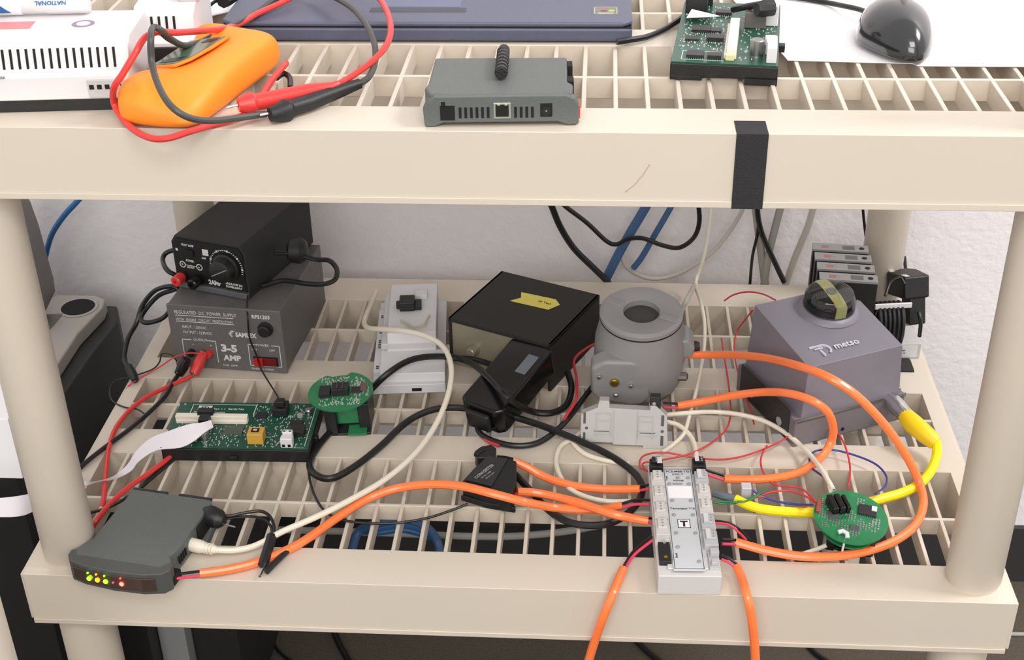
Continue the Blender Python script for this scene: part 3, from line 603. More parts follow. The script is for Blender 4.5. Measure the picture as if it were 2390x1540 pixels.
for i, (x, c) in enumerate(((27, (120, 255, 20)), (35.5, (255, 130, 20)), (44, (120, 255, 20)), (60, (255, 60, 50)))):
    y = -12.6+abs(x-50)*.035
    G().lathe([(2.1, y+1), (2.1, y), (1.2, y-.6)], (x, 0, 12), 'y', 16).out('lamp', mat('lamp_%d' % i, c, .3, emit=(c, 16)), t, smooth=True)
    G().lathe([(.9, y+1), (.9, y)], (x, 0, 19), 'y', 10).out('lamp_glint', mat('lamp_s%d' % i, c, .3, emit=(c, 5)), t)
G().lathe([(.9, -12), (.9, -13)], (52, 0, 13), 'y', 10).out('lamp', mat('lamp_pink', (230, 50, 90), .3, emit=((230, 50, 90), 3)), t)
G().box(92, 68, 4, 101, 90, 20).box(94, 6, 3, 104, 20, 12).out('side_socket', HOLE, t, bevel=.8, kind='stuff')
for y in (30, 34, 38, 42): G().box(97, y, 8, 98.8, y+2, 16).out('vent', HOLE, t)
G().box(13, 107, 22, 50, 110, 24.5).box(62, 107, 22, 97, 110, 24.5).out('top_flange', BLK, t, bevel=.5)
# power plug and cords at its side
cable('router_power_cable', 'black power plug and twin cable in the side of the lit router', 'cable',
      [(505, 1205, .017), (540, 1203, .017), (575, 1196, .018), (610, 1193, .018), (632, 1208, .016), (640, 1235, .012), (634, 1262, .010), (624, 1290, .009)], .0016, CABK,
      leads=[([(520, 1212, .014), (560, 1206, .013), (600, 1207, .013), (628, 1222, .012), (636, 1248, .010), (628, 1275, .009)], .0014, CABK, 0, 'second_core'),
             ([(634, 1252, .010), (624, 1285, .009), (614, 1318, .007)], .0052, BLK, 0, 'heat_shrink'), ([(618, 1318, .007), (606, 1345, .006)], .0013, SILV, 0, 'bare_tip'),
             ([(700, 1262, .004), (668, 1288, .005), (640, 1315, .006), (622, 1334, .006)], .0030, BLK, 0, 'third_core'), ([(520, 1222, .014), (549, 1230, .014)], .0009, SILV, 0, 'pin')],
      extra=[lambda r, o0: G(1).tube([P(476, 1200, .016)-o0, P(490, 1204, .016)-o0, P(512, 1212, .016)-o0, P(524, 1215, .016)-o0], [.008, .0105, .0095, .005], 16).out('plug', BLK, r, smooth=True)])
cable('network_cable', 'white network cable from the lit router looping over the white housing', 'cable',
      [(505, 1283, .008), (545, 1284, .007), (585, 1277, .007), (620, 1262, .009), (660, 1240, .012), (740, 1205, .016), (820, 1165, .018), (900, 1118, .018), (965, 1062, .02), (1010, 1003, .022), (1040, 940, .03), (1053, 885, .04),
       (1050, 840, .048), (1030, 805, .052), (990, 783, .054), (940, 772, .052), (890, 768, .042), (862, 766, .034), (850, 755, .03), (855, 735, .028), (868, 705, .02), (878, 680, .012)], .0031, CRM,
      extra=[lambda r, o0: G(1).tube([P(432, 1268, .010)-o0, P(446, 1270, .010)-o0, P(470, 1276, .009)-o0, P(484, 1279, .009)-o0, P(506, 1283, .008)-o0], [.0052, .0068, .0064, .0046, .0038], 14).out('plug_boot', CRM, r, smooth=True)]
      +[(lambda k: (lambda r, o0: G(1).tube([P(480+k*7, 1279+k, .0088)-o0, P(482.5+k*7, 1279.4+k, .0088)-o0], [.0056, .0056], 14).out('boot_ring', CRM, r)))(k) for k in range(3)])

# ---- small black isolator module
t = thing('interface_module', 'small black plastic module with white print under the orange cables', 'module', (.4035, .1205, .002), 0)
G().prism([(0, 8), (24, -4), (50, -12), (54, 8), (52, 44), (44, 48), (22, 52), (10, 30)], 0, 22).prism([(-2, 6), (26, -6), (54, -12), (54, -8), (6, 12)], -1, 6).out('body', BLK, t, bevel=1.2)
G().prism([(3, 9), (30, -1), (43, 46), (22, 50)], 22, 23.6).out('lid', mat('black_satin', (38, 38, 40), .35), t, bevel=.5)
G().prism([(12, 48), (30, 50), (30, 66), (24, 72), (14, 68), (8, 60)], 4, 22).out('terminal_head', BLK, t, bevel=1.5)
for k in range(3): G().box(8+k*3, 52+k*4, 20, 14+k*3, 55+k*4, 23.5).out('clip_tooth', BLK, t, bevel=.3)
text('CONVERTER', 5, t, (14, 10, 23.8), 'top', ang=55, bold=20, m=MGRY); text('FF H1 / USB', 2.8, t, (20, 11, 23.8), 'top', ang=55, m=MGRY)
text('24V DC  RUN', 2.2, t, (24, 10, 23.8), 'top', ang=55, m=MGRY)

# ---- orange cables with red and black cores
def orange(label, pts, starts=(), ends=(), z0=.005, r=.0043, grp=None):
    leads = []
    for lp in list(starts)+list(ends):
        a, b, c = lp if len(lp) == 3 else (lp[0], None, lp[1])
        base = [a, b, c] if b else [a, c]
        for dv, m in ((-5, CABK), (5, PNKW)):
            leads.append(([tuple([q[0], q[1]+dv]+list(q[2:])) for q in base], .0014, m, z0, 'core'))
    return cable('orange_cable', label, 'cable', pts, r, ORC, z0, leads)
orange('orange cable running from the lit router over the black module to the hub', [(467, 1338, .006), (520, 1331, .0055), (580, 1318, .005), (640, 1297, .005), (710, 1262, .005), (790, 1206, .006), (860, 1163, .010), (930, 1139, .016), (1010, 1130, .026), (1080, 1135, .031), (1150, 1152, .031), (1220, 1170, .024), (1290, 1184, .010), (1350, 1189, .006), (1405, 1189, .006), (1452, 1180, .010)],
       starts=[((402, 1346, .008), (435, 1342, .007), (467, 1338, .006))], ends=[((1452, 1180, .010), (1482, 1172, .014), (1516, 1172, .018))])
orange('orange cable from the head of the black module to the upper left hub side', [(1199, 1076, .018), (1230, 1090, .014), (1270, 1112, .008), (1320, 1129, .006), (1370, 1138, .0055), (1430, 1142, .006), (1494, 1141, .010)],
       starts=[((1160, 1070, .020), (1180, 1072, .020), (1198, 1076, .018))], ends=[((1494, 1139, .010), (1516, 1136, .016))])
orange('orange cable from the foot of the black module crossing down to the hub', [(1207, 1147, .016), (1250, 1150, .012), (1300, 1160, .011), (1350, 1173, .014), (1400, 1190, .018), (1440, 1202, .018), (1480, 1210, .014), (1512, 1216, .012)],
       starts=[((1176, 1146, .012), (1207, 1147, .014))], ends=[((1512, 1214, .012), (1528, 1214, .016))])
orange('orange cable from the terminal block curving round to the upper right of the hub', [(1582, 947, .018), (1640, 937, .022), (1710, 923, .034), (1780, 915, .050), (1840, 918, .066), (1895, 935, .070), (1932, 962, .058), (1945, 1000, .036), (1938, 1035, .018), (1918, 1065, .012), (1885, 1092, .012), (1845, 1108, .012), (1800, 1116, .012), (1745, 1119, .012), (1690, 1117, .014)],
       starts=[((1548, 945, .02), (1582, 947, .018))], ends=[((1690, 1115, .014), (1648, 1102, .022))])
orange('orange cable from the grey sensor sweeping wide around the round board to the hub', [(1598, 828, .045), (1650, 828, .048), (1710, 828, .062), (1780, 834, .085), (1850, 850, .108), (1920, 874, .118), (1985, 912, .108), (2040, 963, .086), (2085, 1018, .060), (2122, 1075, .034), (2147, 1130, .012), (2155, 1178, .009), (2138, 1222, .007), (2095, 1258, .006), (2030, 1284, .0055), (1950, 1298, .0055), (1870, 1298, .006), (1790, 1285, .008), (1717, 1265, .012)],
       ends=[((1717, 1265, .012), (1686, 1264, .018))])
orange('orange cable hanging over the front edge at the left of the hub', [(1455, 1328, .006), (1443, 1355, .006), (1428, 1392, 'y', -.010), (1408, 1440, 'y', -.016), (1390, 1490, 'y', -.014), (1376, 1535, 'y', -.012), (1364, 1580, 'y', -.012)],
       starts=[((1522, 1256, .018), (1480, 1290, .010), (1455, 1328, .006))])
orange('orange cable hanging over the front edge at the right of the hub', [(1720, 1322, .010), (1732, 1350, .008), (1744, 1392, 'y', -.012), (1754, 1440, 'y', -.018), (1760, 1490, 'y', -.018), (1763, 1535, 'y', -.018), (1764, 1580, 'y', -.018)],
       starts=[((1684, 1300, .016), (1702, 1308, .014), (1720, 1322, .010))])
# ---- cream cables
def cream(label, pts, r=.0026, z0=.004, m=None): return cable('cream_cable', label, 'cable', pts, r, m or CRM, z0)
cream('cream cable from the terminal block arching over to the right round board', [(1556, 968, .012), (1600, 964, .014), (1660, 961, .014), (1720, 966, .012), (1780, 981, .010), (1830, 1008, .010), (1875, 1045, .012), (1908, 1083, .02), (1932, 1120, .028), (1944, 1142, .03)])
cream('cream cable dropping from the terminal block behind the top of the hub', [(1556, 984, .010), (1585, 993, .008), (1612, 1018, .006), (1624, 1050, .006), (1622, 1080, .006), (1614, 1096, .01)])
cream('cream cable curling under the left side of the terminal block', [(1362, 1004, .003), (1340, 1022, .003), (1310, 1040, .003), (1298, 1072, .003), (1306, 1108, .004), (1330, 1140, .004), (1370, 1160, .004), (1420, 1170, .004), (1470, 1170, .003)])
cream('short cream cable along the lower left of the terminal block', [(1330, 1020, .003), (1345, 1042, .003), (1372, 1062, .003), (1420, 1076, .003), (1470, 1082, .003)])
cream('long cream cable hanging down in front of the wall past the sensor', [(1660, 470, 'y', .56), (1654, 530, 'y', .555), (1642, 600, 'y', .55), (1624, 662, 'y', .54), (1636, 705, .05), (1644, 750, .04), (1644, 800, .03), (1636, 860, .022), (1622, 925, .016), (1608, 975, .010), (1596, 1012, .006), (1570, 1038, .003), (1545, 1056, .003)], r=.0022)
cream('pale cable branching behind the grey sensor from the hanging cream one', [(1622, 664, 'y', .545), (1608, 690, .07), (1592, 722, .06), (1586, 745, .05)], r=.0030, m=mat('translucent_tube', (196, 190, 180), .4))
cream('pale wire under the round board at the right of the hub', [(1800, 1288, .002), (1860, 1294, .003), (1900, 1284, .003), (1935, 1270, .003)], r=.0022)
# ---- thin wires
def wire(label, pts, m=REDW, r=.0010, z0=.006, n='thin_wire'): return cable(n, label, 'wire', pts, r, m, z0)
wire('thin red wire from the black hub plug looping right to the round board', [(1512, 1100, .02), (1494, 1090, .012), (1497, 1068, .010), (1520, 1058, .010), (1560, 1057, .010), (1620, 1068, .008), (1690, 1072, .006), (1750, 1060, .006), (1810, 1036, .008), (1860, 1008, .012), (1905, 997, .014), (1945, 1003, .014), (1968, 1030, .014), (1982, 1075, .014), (1984, 1110, .02), (1979, 1136, .028)])
wire('thin red wire rising from the hub towards the back of the shelf', [(1516, 1104, .02), (1500, 1082, .010), (1540, 1074, .010), (1600, 1062, .008), (1650, 1040, .008), (1690, 1008, .008), (1704, 975, .008), (1704, 930, .008), (1698, 880, .008), (1690, 830, .010), (1684, 790, .012)])
wire('thin red wire dropping behind the big orange loop to the round board', [(1790, 1040, .012), (1778, 1062, .012), (1776, 1085, .010), (1786, 1110, .010), (1806, 1130, .012), (1840, 1135, .014), (1870, 1140, .016), (1892, 1158, .020), (1904, 1172, .026)])
wire('thin red wire from the yellow cable end to the round board', [(1722, 1170, .014), (1760, 1162, .012), (1800, 1148, .012), (1845, 1146, .014), (1880, 1158, .018), (1902, 1172, .024)])
wire('thin red wire lying along the right hub side', [(1740, 1172, .010), (1770, 1158, .012), (1820, 1170, .010), (1868, 1180, .012), (1898, 1180, .022)], r=.0008)
wire('thin red wire arching behind the positioner', [(1690, 702, .02), (1712, 688, .03), (1745, 681, .04), (1780, 686, .05), (1810, 700, .07)])
wire('thin red wire bowing beside the left of the positioner', [(1758, 722, .07), (1740, 745, .05), (1722, 770, .03), (1714, 800, .02), (1716, 840, .012), (1730, 895, .006), (1752, 958, .004), (1760, 990, .003)], r=.0009)
wire('blue wire looping above the right round board', [(1946, 1142, .03), (1925, 1115, .02), (1895, 1092, .012), (1890, 1068, .010), (1905, 1052, .010), (1945, 1050, .010), (2000, 1064, .010), (2045, 1084, .010), (2068, 1110, .012), (2066, 1134, .016), (2044, 1152, .024)], BLUW, .0011)
wire('blue wire from the small white tag to the round board', [(1752, 1140, .016), (1775, 1156, .012), (1815, 1170, .010), (1860, 1177, .012), (1896, 1178, .022)], BLUW, .0012)
wire('blue and green wire pair ends at the right side of the hub', [(1652, 1168, .016), (1690, 1176, .014), (1722, 1172, .014), (1760, 1158, .014), (1790, 1144, .014)], mat('green_wire2', (48, 110, 74), .4), .0010)
wire('twisted red wire from the lower right of the hub to the orange cable', [(1664, 1220, .018), (1700, 1224, .014), (1722, 1240, .010), (1742, 1260, .008)], PNKW, .0012)
wire('twisted black wire from the lower right of the hub to the orange cable', [(1664, 1214, .018), (1702, 1220, .014), (1728, 1236, .010), (1752, 1262, .008)], CABK, .0010)
tag(G().box(-5, -4, 0, 5, 6, 13).out('wire_connector', mat('clear_connector', (190, 190, 196), .35), None, bevel=.8), 'small pale wire connector with a white tag above the yellow cable end', 'connector'); bpy.data.objects['wire_connector'].location = P(1740, 1158, .006)
cable('thin_black_wire', 'thin black wire drooping from the left board over the front slots to the black module', 'wire',
      [(719, 1075, .006), (722, 1115, .002), (734, 1155, .002), (756, 1190, .002), (795, 1212, .002), (860, 1221, .002), (930, 1220, .002), (1000, 1208, .002), (1050, 1192, .004), (1092, 1176, .008)], .0013, CABK)

# ---- cables hanging at the wall
def wallc(name, label, pts, r, m, y=.60): return cable(name, label, 'cable', [(u, v, 'y', y) if len(q) == 0 else (u, v, *q) for u, v, *q in pts], r, m)
wallc('black_cable', 'black cable descending diagonally on the wall behind the grey sensor', [(1270, 440), (1288, 482), (1308, 530), (1340, 580), (1385, 625), (1420, 660), (1440, 690)], .0042, CABK, .59)
wallc('black_cable', 'black cable swinging in a loop under the upper shelf', [(1300, 460), (1320, 482), (1370, 520), (1415, 562), (1440, 570), (1465, 558), (1500, 556), (1545, 572), (1585, 578), (1618, 556), (1632, 520), (1630, 470)], .0030, CABK, .58)
wallc('blue_cable', 'wide double blue cable slanting down the wall', [(1525, 450), (1500, 495), (1470, 545), (1440, 600), (1414, 652)], .0062, BLUD, .605)
wallc('blue_cable', 'narrow blue cable slanting down the wall right of the wide one', [(1582, 450), (1562, 490), (1530, 545), (1498, 600), (1478, 626)], .0040, BLUD, .61)
wallc('blue_cable', 'blue cable at the far left going down behind the grey machine', [(205, 440), (180, 470), (148, 505), (122, 545), (108, 590), (100, 640)], .0038, BLUC, .60)
wallc('grey_cable', 'grey cable hanging straight behind the left of the black tape', [(1762, 460), (1768, 520), (1778, 600), (1786, 665)], .0052, CGRY, .612)
wallc('grey_cable', 'grey cable slanting left on the wall behind the positioner', [(1828, 460), (1812, 520), (1795, 590), (1783, 665)], .0050, CGRY, .607)
wallc('grey_cable', 'pale cable slanting on the wall towards the module rack', [(1905, 460), (1885, 530), (1856, 600), (1832, 668)], .0044, mat('pale_cable', (196, 188, 180), .5), .612)
wallc('grey_cable', 'thin pale cable curving across the wall above the sensor', [(1745, 460), (1722, 510), (1680, 570), (1640, 605), (1580, 640), (1520, 650), (1470, 630), (1450, 600)], .0028, MATS['pale_cable'], .613)
wallc('black_cable', 'black cable crossing down the wall left of the module rack', [(1766, 460), (1770, 510), (1782, 555), (1805, 605), (1830, 658)], .0034, CABK, .597)
wallc('black_cable', 'thin black cable dropping beside the grey cable on the wall', [(1772, 500), (1768, 545), (1756, 600), (1750, 668)], .0020, CABK, .60)
wallc('black_cable', 'twin black cables falling beside the right rear post', [(2012, 460), (2016, 510), (2022, 560), (2026, 580)], .0018, CABK, .595)
wallc('black_cable', 'thicker black cable bowing beside the right rear post', [(2024, 460), (2034, 500), (2036, 535), (2028, 575)], .0028, CABK, .592)

# ================================================================== upper shelf
UZ = HH
def UP(u, v, h=0): return P(u, v, UZ+h)
# ---- router on the upper shelf
t = thing('network_router', 'charcoal router with its port side facing forward on the upper shelf', 'router', (.4015, .0085, UZ), 3.0)
G().prism([(4, 3), (20, 0), (95, 0), (111, 3), (112, 20), (108, 26), (109, 80), (4, 82), (2, 26), (0, 16)], 3, 25).out('body', GRY, t, bevel=2, seg=3)
G().prism([(0, 0), (8, 0), (14, 3), (100, 3), (108, 0), (116, 1), (116, 16), (113, 22), (106, 24.5), (8, 24.5), (2, 20), (-1, 14)], -1.5, 7, 'y').out('front_bezel', GRY, t, bevel=1.5, seg=3)
for x in [26+k*4.2 for k in range(6)]+[67.5+k*4.2 for k in range(4)]: G().box(x, -1.9, 7, x+2, -1, 15.5).out('vent', HOLE, t)
sk = G().box(52, -2.4, 6.5, 65, -1, 19).out('network_socket', mat('pale_metal', (180, 184, 168), .3, metal=.6), t, bevel=.4)
G().box(53.6, -2.8, 8.3, 63.4, -1, 17.6).out('opening', HOLE, sk); G().box(55, -3, 17, 57, -2.2, 18).box(60.5, -3, 17, 62.5, -2.2, 18).out('contact', SILV, sk)
G().box(12, -2, 5.5, 23, -1, 17).box(13, -2, 16, 16, -1, 20).out('terminal_opening', HOLE, t)
pj = G().box(87, -2.1, 7.5, 96, -1, 18).out('power_jack', HOLE, t, bevel=.4); G().cyl((91.5, 0, 12), 3.6, -2.6, -1.5, 'y', 20).out('jack_ring', BLK, pj); G().cyl((91.5, 0, 12.5), .8, -3, -2, 'y', 10).out('pin', SILV, pj)
G().box(115, 0, 5, 117, 12, 15).out('red_tab', mat('red_plastic', (226, 58, 30), .4), t, bevel=.4)
for y, h in ((28, 10), (62, 14)): G().box(108, y, 8, 113, y+12, 24).out('side_opening', HOLE, t, bevel=.6)
G(1).tube([(.0575, .028, .0305), (.058, .050, .0305), (.059, .082, .031)], .0046, 14).out('stub_antenna', mat('ribbed_rubber', (22, 22, 22), .6, bump=1, bscale=700), t, smooth=True)
for k in range(7): G().cyl((57.6+.15*k, 0, 30.5), 5.1, 31+k*7.4, 34+k*7.4, 'y', 14).out('antenna_ring', BLK, t)
# ---- circuit board on the upper shelf
t = thing('circuit_board', 'green circuit board in black carrier next to the mouse on the upper shelf', 'circuit board', (.589, .1125, UZ), -6.8)
G().box(0, 0, 3, 86, 4, 14).box(0, 0, 0, 26, 6, 4).box(60, 0, -2, 86, 6, 6).box(0, 4, 4, 3, 165, 14).box(83, 4, 0, 86, 165, 14).box(0, 161, 0, 86, 165, 14).box(3, 4, 5, 83, 161, 8).out('carrier', BLK, t, bevel=.8)
G().box(.5, 1, 13.5, 85.5, 162, 15.2).out('board', PCB, t)
G().box(86, 60, 6, 91, 68, 12).out('latch', BLK, t, bevel=.5)
Z0 = 15.2
G().box(44, 12, Z0, 52, 92, Z0+9).box(42, 12, Z0, 44, 92, Z0+4).out('white_connector', MATS['cream_plastic'], t, bevel=.5)
G().box(43.5, 8, Z0, 50.5, 22, Z0+5).out('yellowed_latch', mat('yellowed_plastic', (214, 212, 160), .5), t, bevel=.5)
G().lathe([(5.6, Z0), (5.4, Z0+1), (5.6, Z0+2), (5.6, Z0+13), (5, Z0+13.6)], (68, 24, 0)).out('capacitor', STEEL, t, smooth=True)
G().box(76, 6, Z0, 84, 24, Z0+13).box(75, 26, Z0, 84, 44, Z0+11).box(74, 48, Z0, 83, 60, Z0+6).out('terminal_connector', WHT, t, bevel=.8)
G().box(3, 128, Z0, 22, 150, Z0+16).box(2, 150, Z0, 26, 158, Z0+20).out('black_connector', BLK, t, bevel=.8)
G().box(56, 92, Z0, 74, 118, Z0+14).out('relay', mat('grey_relay', (96, 92, 88), .4), t, bevel=.8)
G().box(72, 100, Z0, 84, 150, Z0+18).out('white_socket', WHT, t, bevel=.8)
G().prism([(6, 98), (9, 122), (34, 106)], Z0+5, Z0+5.6).out('paper_tag', PAPER, t)
for a in ((12, 74, 16, 14, 3), (26, 52, 14, 11, 4), (8, 52, 12, 9, 2), (12, 10, 14, 12, 3), (29, 8, 11, 9, 4), (30, 124, 14, 9, 3), (28, 76, 9, 9, 2)): chip(t, *a, Z0)
G().box(66, 47, Z0, 72, 52, Z0+5).out('coil', mat('amber_component', (214, 150, 60), .4), t, bevel=.6)
g = G(); smd(g, 220, 4, 42, 30, 150, Z0); smd(g, 160, 54, 82, 8, 150, Z0, ((60, 14, 76, 34), (55, 90, 76, 120))); g.out('smd_components', LGRY, t, kind='stuff')
g = G().box(8, 7, Z0-.05, 8.6, 28, Z0+.1).box(8, 7, Z0-.05, 42, 7.6, Z0+.1).box(8, 28, Z0-.05, 42, 28.6, Z0+.1); g.out('printed_lines', WHTL, t, kind='stuff')
# plug and cable in the upper board
cable('black_cable', 'black plug and cable in the rear of the upper circuit board', 'cable', [(1712, 22, UZ+.022), (1740, 16, UZ+.030), (1775, 10, UZ+.036), (1800, 6, UZ+.04)], .0030, CABK,
      extra=[lambda r, o0: G(1).tube([UP(1765, 22, .036)-o0, UP(1780, 20, .036)-o0, UP(1806, 18, .036)-o0], [.006, .0075, .007], 8).out('plug', BLK, r, bevel=.6)])
cable('black_cable', 'black cable between the laptop and the upper circuit board', 'cable', [(1440, 98, UZ+.006), (1478, 92, UZ+.006), (1510, 86, UZ+.005), (1548, 70, UZ+.004), (1580, 50, UZ+.004), (1612, 28, UZ+.006), (1640, 8, UZ+.01)], .0027, CABK)
# ---- laptop
t = thing('laptop', 'slate blue laptop with a small logo sticker on its palm rest', 'laptop', (.1990, .1975, UZ), .3)
G().box(0, 0, 1.5, 361, 270, 14).out('base', LAP, t, bevel=3, seg=3)
G().box(.5, 1, 13.6, 360.5, 269, 14.4).out('seam', CHIP, t)
G().prism([(0, 8), (8, 0), (353, 0), (361, 8), (361, 270), (0, 270)], 14.4, 19).out('palm_rest', LAP, t, bevel=2, seg=3)
G().box(128, 28, 18.6, 214, 40, 19.4).out('touchpad_buttons', LAPD, t, bevel=.6); G().box(134, 42, 18.6, 208, 92, 19.5).out('touchpad', mat('touchpad_blue', (92, 98, 124), .4), t, bevel=.6)
G().box(30, 100, 18.6, 331, 210, 19.4).out('keyboard_well', LAPD, t, bevel=.5)
for r in range(5):
    for c in range(15): G().box(33+c*19.8, 103+r*21, 19.3, 50.5+c*19.8, 121+r*21, 22.5).out('key', CHIP, t)
st_ = G().box(327, 22, 18.9, 349, 44, 19.2).out('sticker', mat('sticker_grey', (112, 112, 106), .5), t)
g = G()
for a in ((328, 23, 348, 23.5), (328, 42.5, 348, 43), (328, 23, 328.5, 43), (347.5, 23, 348, 43)): g.box(a[0], a[1], 19.15, a[2], a[3], 19.3)
g.out('frame_line', LGRY, st_, kind='stuff')
for x, y, c, n_ in ((333, 34.5, (214, 60, 70), 'red'), (340, 31, (230, 180, 50), 'yellow'), (333.5, 31, (60, 60, 64), 'dark'), (340, 34.5, (90, 150, 80), 'green')):
    G().prism([(x, y), (x+5, y-.6), (x+6, y+2.4), (x+1, y+3)], 19.2, 19.35).out('logo_tile', mat('logo_'+n_, c, .4), st_)
for i in range(3): G().box(331, 28-i*2, 19.15, 345, 28.6-i*2, 19.3).out('fine_print', LGRY, st_)
# ---- mouse on paper
pp = G(1)
pc = [UP(1700, 148), UP(2480, 176), P(2480, -120, UZ), P(1640, -120, UZ)]
pc = [UP(1838, 142), UP(2130, 150), UP(2140, 155), UP(2480, 158), UP(2480, -60), UP(1690, -60), UP(1712, 2)]
tag(G(1).prism([(p.x, p.y) for p in pc], UZ+.0002, UZ+.0009).out('paper_sheet', PAPER, None), 'white paper sheet under the mouse on the upper shelf', 'paper')
t = thing('computer_mouse', 'glossy black corded mouse resting on white paper', 'mouse', (.7830, .193, UZ+.0012), 8)
b = G(1); bmesh.ops.create_uvsphere(b.b, u_segments=40, v_segments=24, radius=1)
for v in b.b.verts:
    x, y, z = v.co; wv = .0325*(1-.10*y-.12*y*y) if y > 0 else .0325*(1+.30*y)
    h = .036*(1-.12*y*y)
    v.co = (x*wv, y*.053, (z*h*.95+.001) if z > 0 else z*.006)
    v.co.z += .006
b.out('shell', mat('glossy_black_shell', (30, 31, 34), .2, coat=1), t, smooth=True)
G().box(-.4, 2, 36, .4, 44, 37).out('button_gap', HOLE, t)
cable('mouse_cable', 'black mouse cable running off behind the upper circuit board', 'cable', [(2040, 34, UZ+.012), (2005, 22, UZ+.010), (1975, 15, UZ+.008), (1930, 6, UZ+.004), (1870, -4, UZ+.004), (1800, -14, UZ+.004), (1700, -30, UZ+.004)], .0024, CABK)

# ---- orange multimeter
t = thing('multimeter', 'orange rubber cased multimeter wrapped in its red and black leads', 'multimeter', (.2145, .0715, UZ), -11)
b = bmesh.new(); secs = []
for s_, xl, xr, zb, zl, zr in ((-75, -18, 16, 5, 15, 12), (-71, -28, 25, 1.5, 24, 18), (-58, -32, 29, 0, 31, 24), (-38, -31, 30, 0, 31, 28), (-18, -27, 31, 0, 25, 32), (2, -25, 32, 0, 22, 33), (26, -25, 33, 0, 22, 33), (44, -27, 34, 0, 27, 34), (60, -30, 34, 0, 33, 33), (70, -30, 32, 2, 32, 27), (76, -23, 26, 6, 23, 20)):
    ring = [(xl*.86, zb), (xr*.86, zb), (xr, zb+5), (xr, zr-8), (xr*.84, zr-1), (xr*.45, zr+.5), (0, (zl+zr)/2+.6), (xl*.5, zl+1.5), (xl*.88, zl), (xl, zl-6), (xl, zb+5)]
    secs.append([b.verts.new((x*.00117, s_*.00107, z*.00106)) for x, z in ring])
for A, B in zip(secs, secs[1:]):
    for i in range(11): b.faces.new((A[i], A[(i+1) % 11], B[(i+1) % 11], B[i]))
b.faces.new(secs[0][::-1]); b.faces.new(secs[-1]); bmesh.ops.recalc_face_normals(b, faces=b.faces[:])
g = G(1); g.b.free(); g.b = b; o = g.out('holster', ORH, t); m_ = o.modifiers.new('subdivision', 'SUBSURF'); m_.levels = m_.render_levels = 2
for p in o.data.polygons: p.use_smooth = True
DM = Matrix.Translation((-.006, -.001, .0312)) @ Matrix.Rotation(math.radians(-11.5), 4, 'Y')
G().prism([(-25, -24), (0, -27), (9, -14), (15, 12), (18, 40), (-21, 41), (-23, 12)], 0, 2.6, 'z', DM).out('window_frame', mat('dark_orange_rubber', (236, 128, 30), .5), t, bevel=1.2)
G().prism([(-23, -20), (-1, -23), (7, -12), (12, 12), (15, 37), (-18, 38), (-20, 12)], 2.2, 3.0, 'z', DM).out('display_window', mat('display_green', (86, 108, 88), .18), t)
G().prism([(-2, 26), (10, 26), (12, 33), (0, 34)], 3.0, 3.3, 'z', DM).prism([(-18, -17), (-2, -19), (3, -9), (-13, -8)], 3.0, 3.3, 'z', DM).out('display_marks', mat('display_dark', (34, 46, 38), .4), t, kind='stuff')
def probe(lab, body, tip, lead, m, lm):
    cable('test_lead', lab, 'cable', [(u, v, UZ+h) for u, v, h in lead], .0026, lm, extra=[
        lambda r, o0: G(1).tube([UP(*q)-o0 for q, rr in body], [rr for q, rr in body], 14).out('probe_handle', m, r, smooth=True),
        lambda r, o0: G(1).tube([UP(*q)-o0 for q in tip], .0010, 8).out('probe_tip', SILV, r)])
probe('red test lead wrapped round the orange multimeter with its probe', [((556, 245, .012), .0055), ((575, 242, .012), .0075), ((590, 240, .012), .0088), ((598, 238, .012), .0065), ((640, 231, .012), .0068), ((720, 213, .013), .0060), ((775, 203, .014), .004), ((790, 196, .015), .003)],
      [(530, 251, .010), (556, 245, .012)],
      [(790, 196, .015), (830, 172, .018), (870, 142, .024), (902, 105, .03), (912, 65, .034), (900, 20, .036), (870, -15, .036), (800, -40, .034), (720, -25, .03), (660, 5, .026), (600, 32, .024), (560, 55, .026), (520, 67, .034), (470, 72, .042), (410, 76, .052), (370, 74, .058), (338, 88, .060), (315, 125, .054),
       (285, 175, .040), (266, 205, .030), (266, 240, .014), (285, 275, .006), (315, 305, .0035), (355, 323, .0015), (395, 322, .003), (440, 308, .004), (500, 290, .003), (545, 278, .004), (590, 258, .004), (612, 222, .006), (636, 185, .010), (662, 155, .014), (668, 148, .012)], RED, RED)
probe('black test lead looped over the orange multimeter with its probe', [((630, 268, .008), .0055), ((655, 262, .008), .0075), ((668, 257, .008), .0088), ((678, 252, .008), .0064), ((720, 240, .008), .0066), ((790, 213, .010), .0055), ((840, 195, .012), .0040)],
      [(598, 270, .006), (630, 264, .008)],
      [(840, 195, .012), (862, 178, .016), (876, 140, .022), (872, 95, .030), (850, 50, .034), (810, 10, .034), (740, -20, .030), (660, -10, .028), (600, 28, .022), (540, 60, .03), (470, 98, .030), (430, 106, .036), (400, 92, .048), (378, 72, .062), (358, 64, .066), (352, 90, .064), (355, 150, .046), (372, 205, .038), (400, 248, .032), (440, 274, .024), (490, 282, .016), (550, 276, .010), (620, 266, .005)], BLK, mat('grey_black_rubber', (66, 66, 64), .4))
cable('black_lead', 'short black lead curling out behind the orange multimeter', 'cable', [(645, 182, UZ+.008), (662, 172, UZ+.008), (676, 182, UZ+.007), (678, 205, UZ+.006)], .0024, CABK)

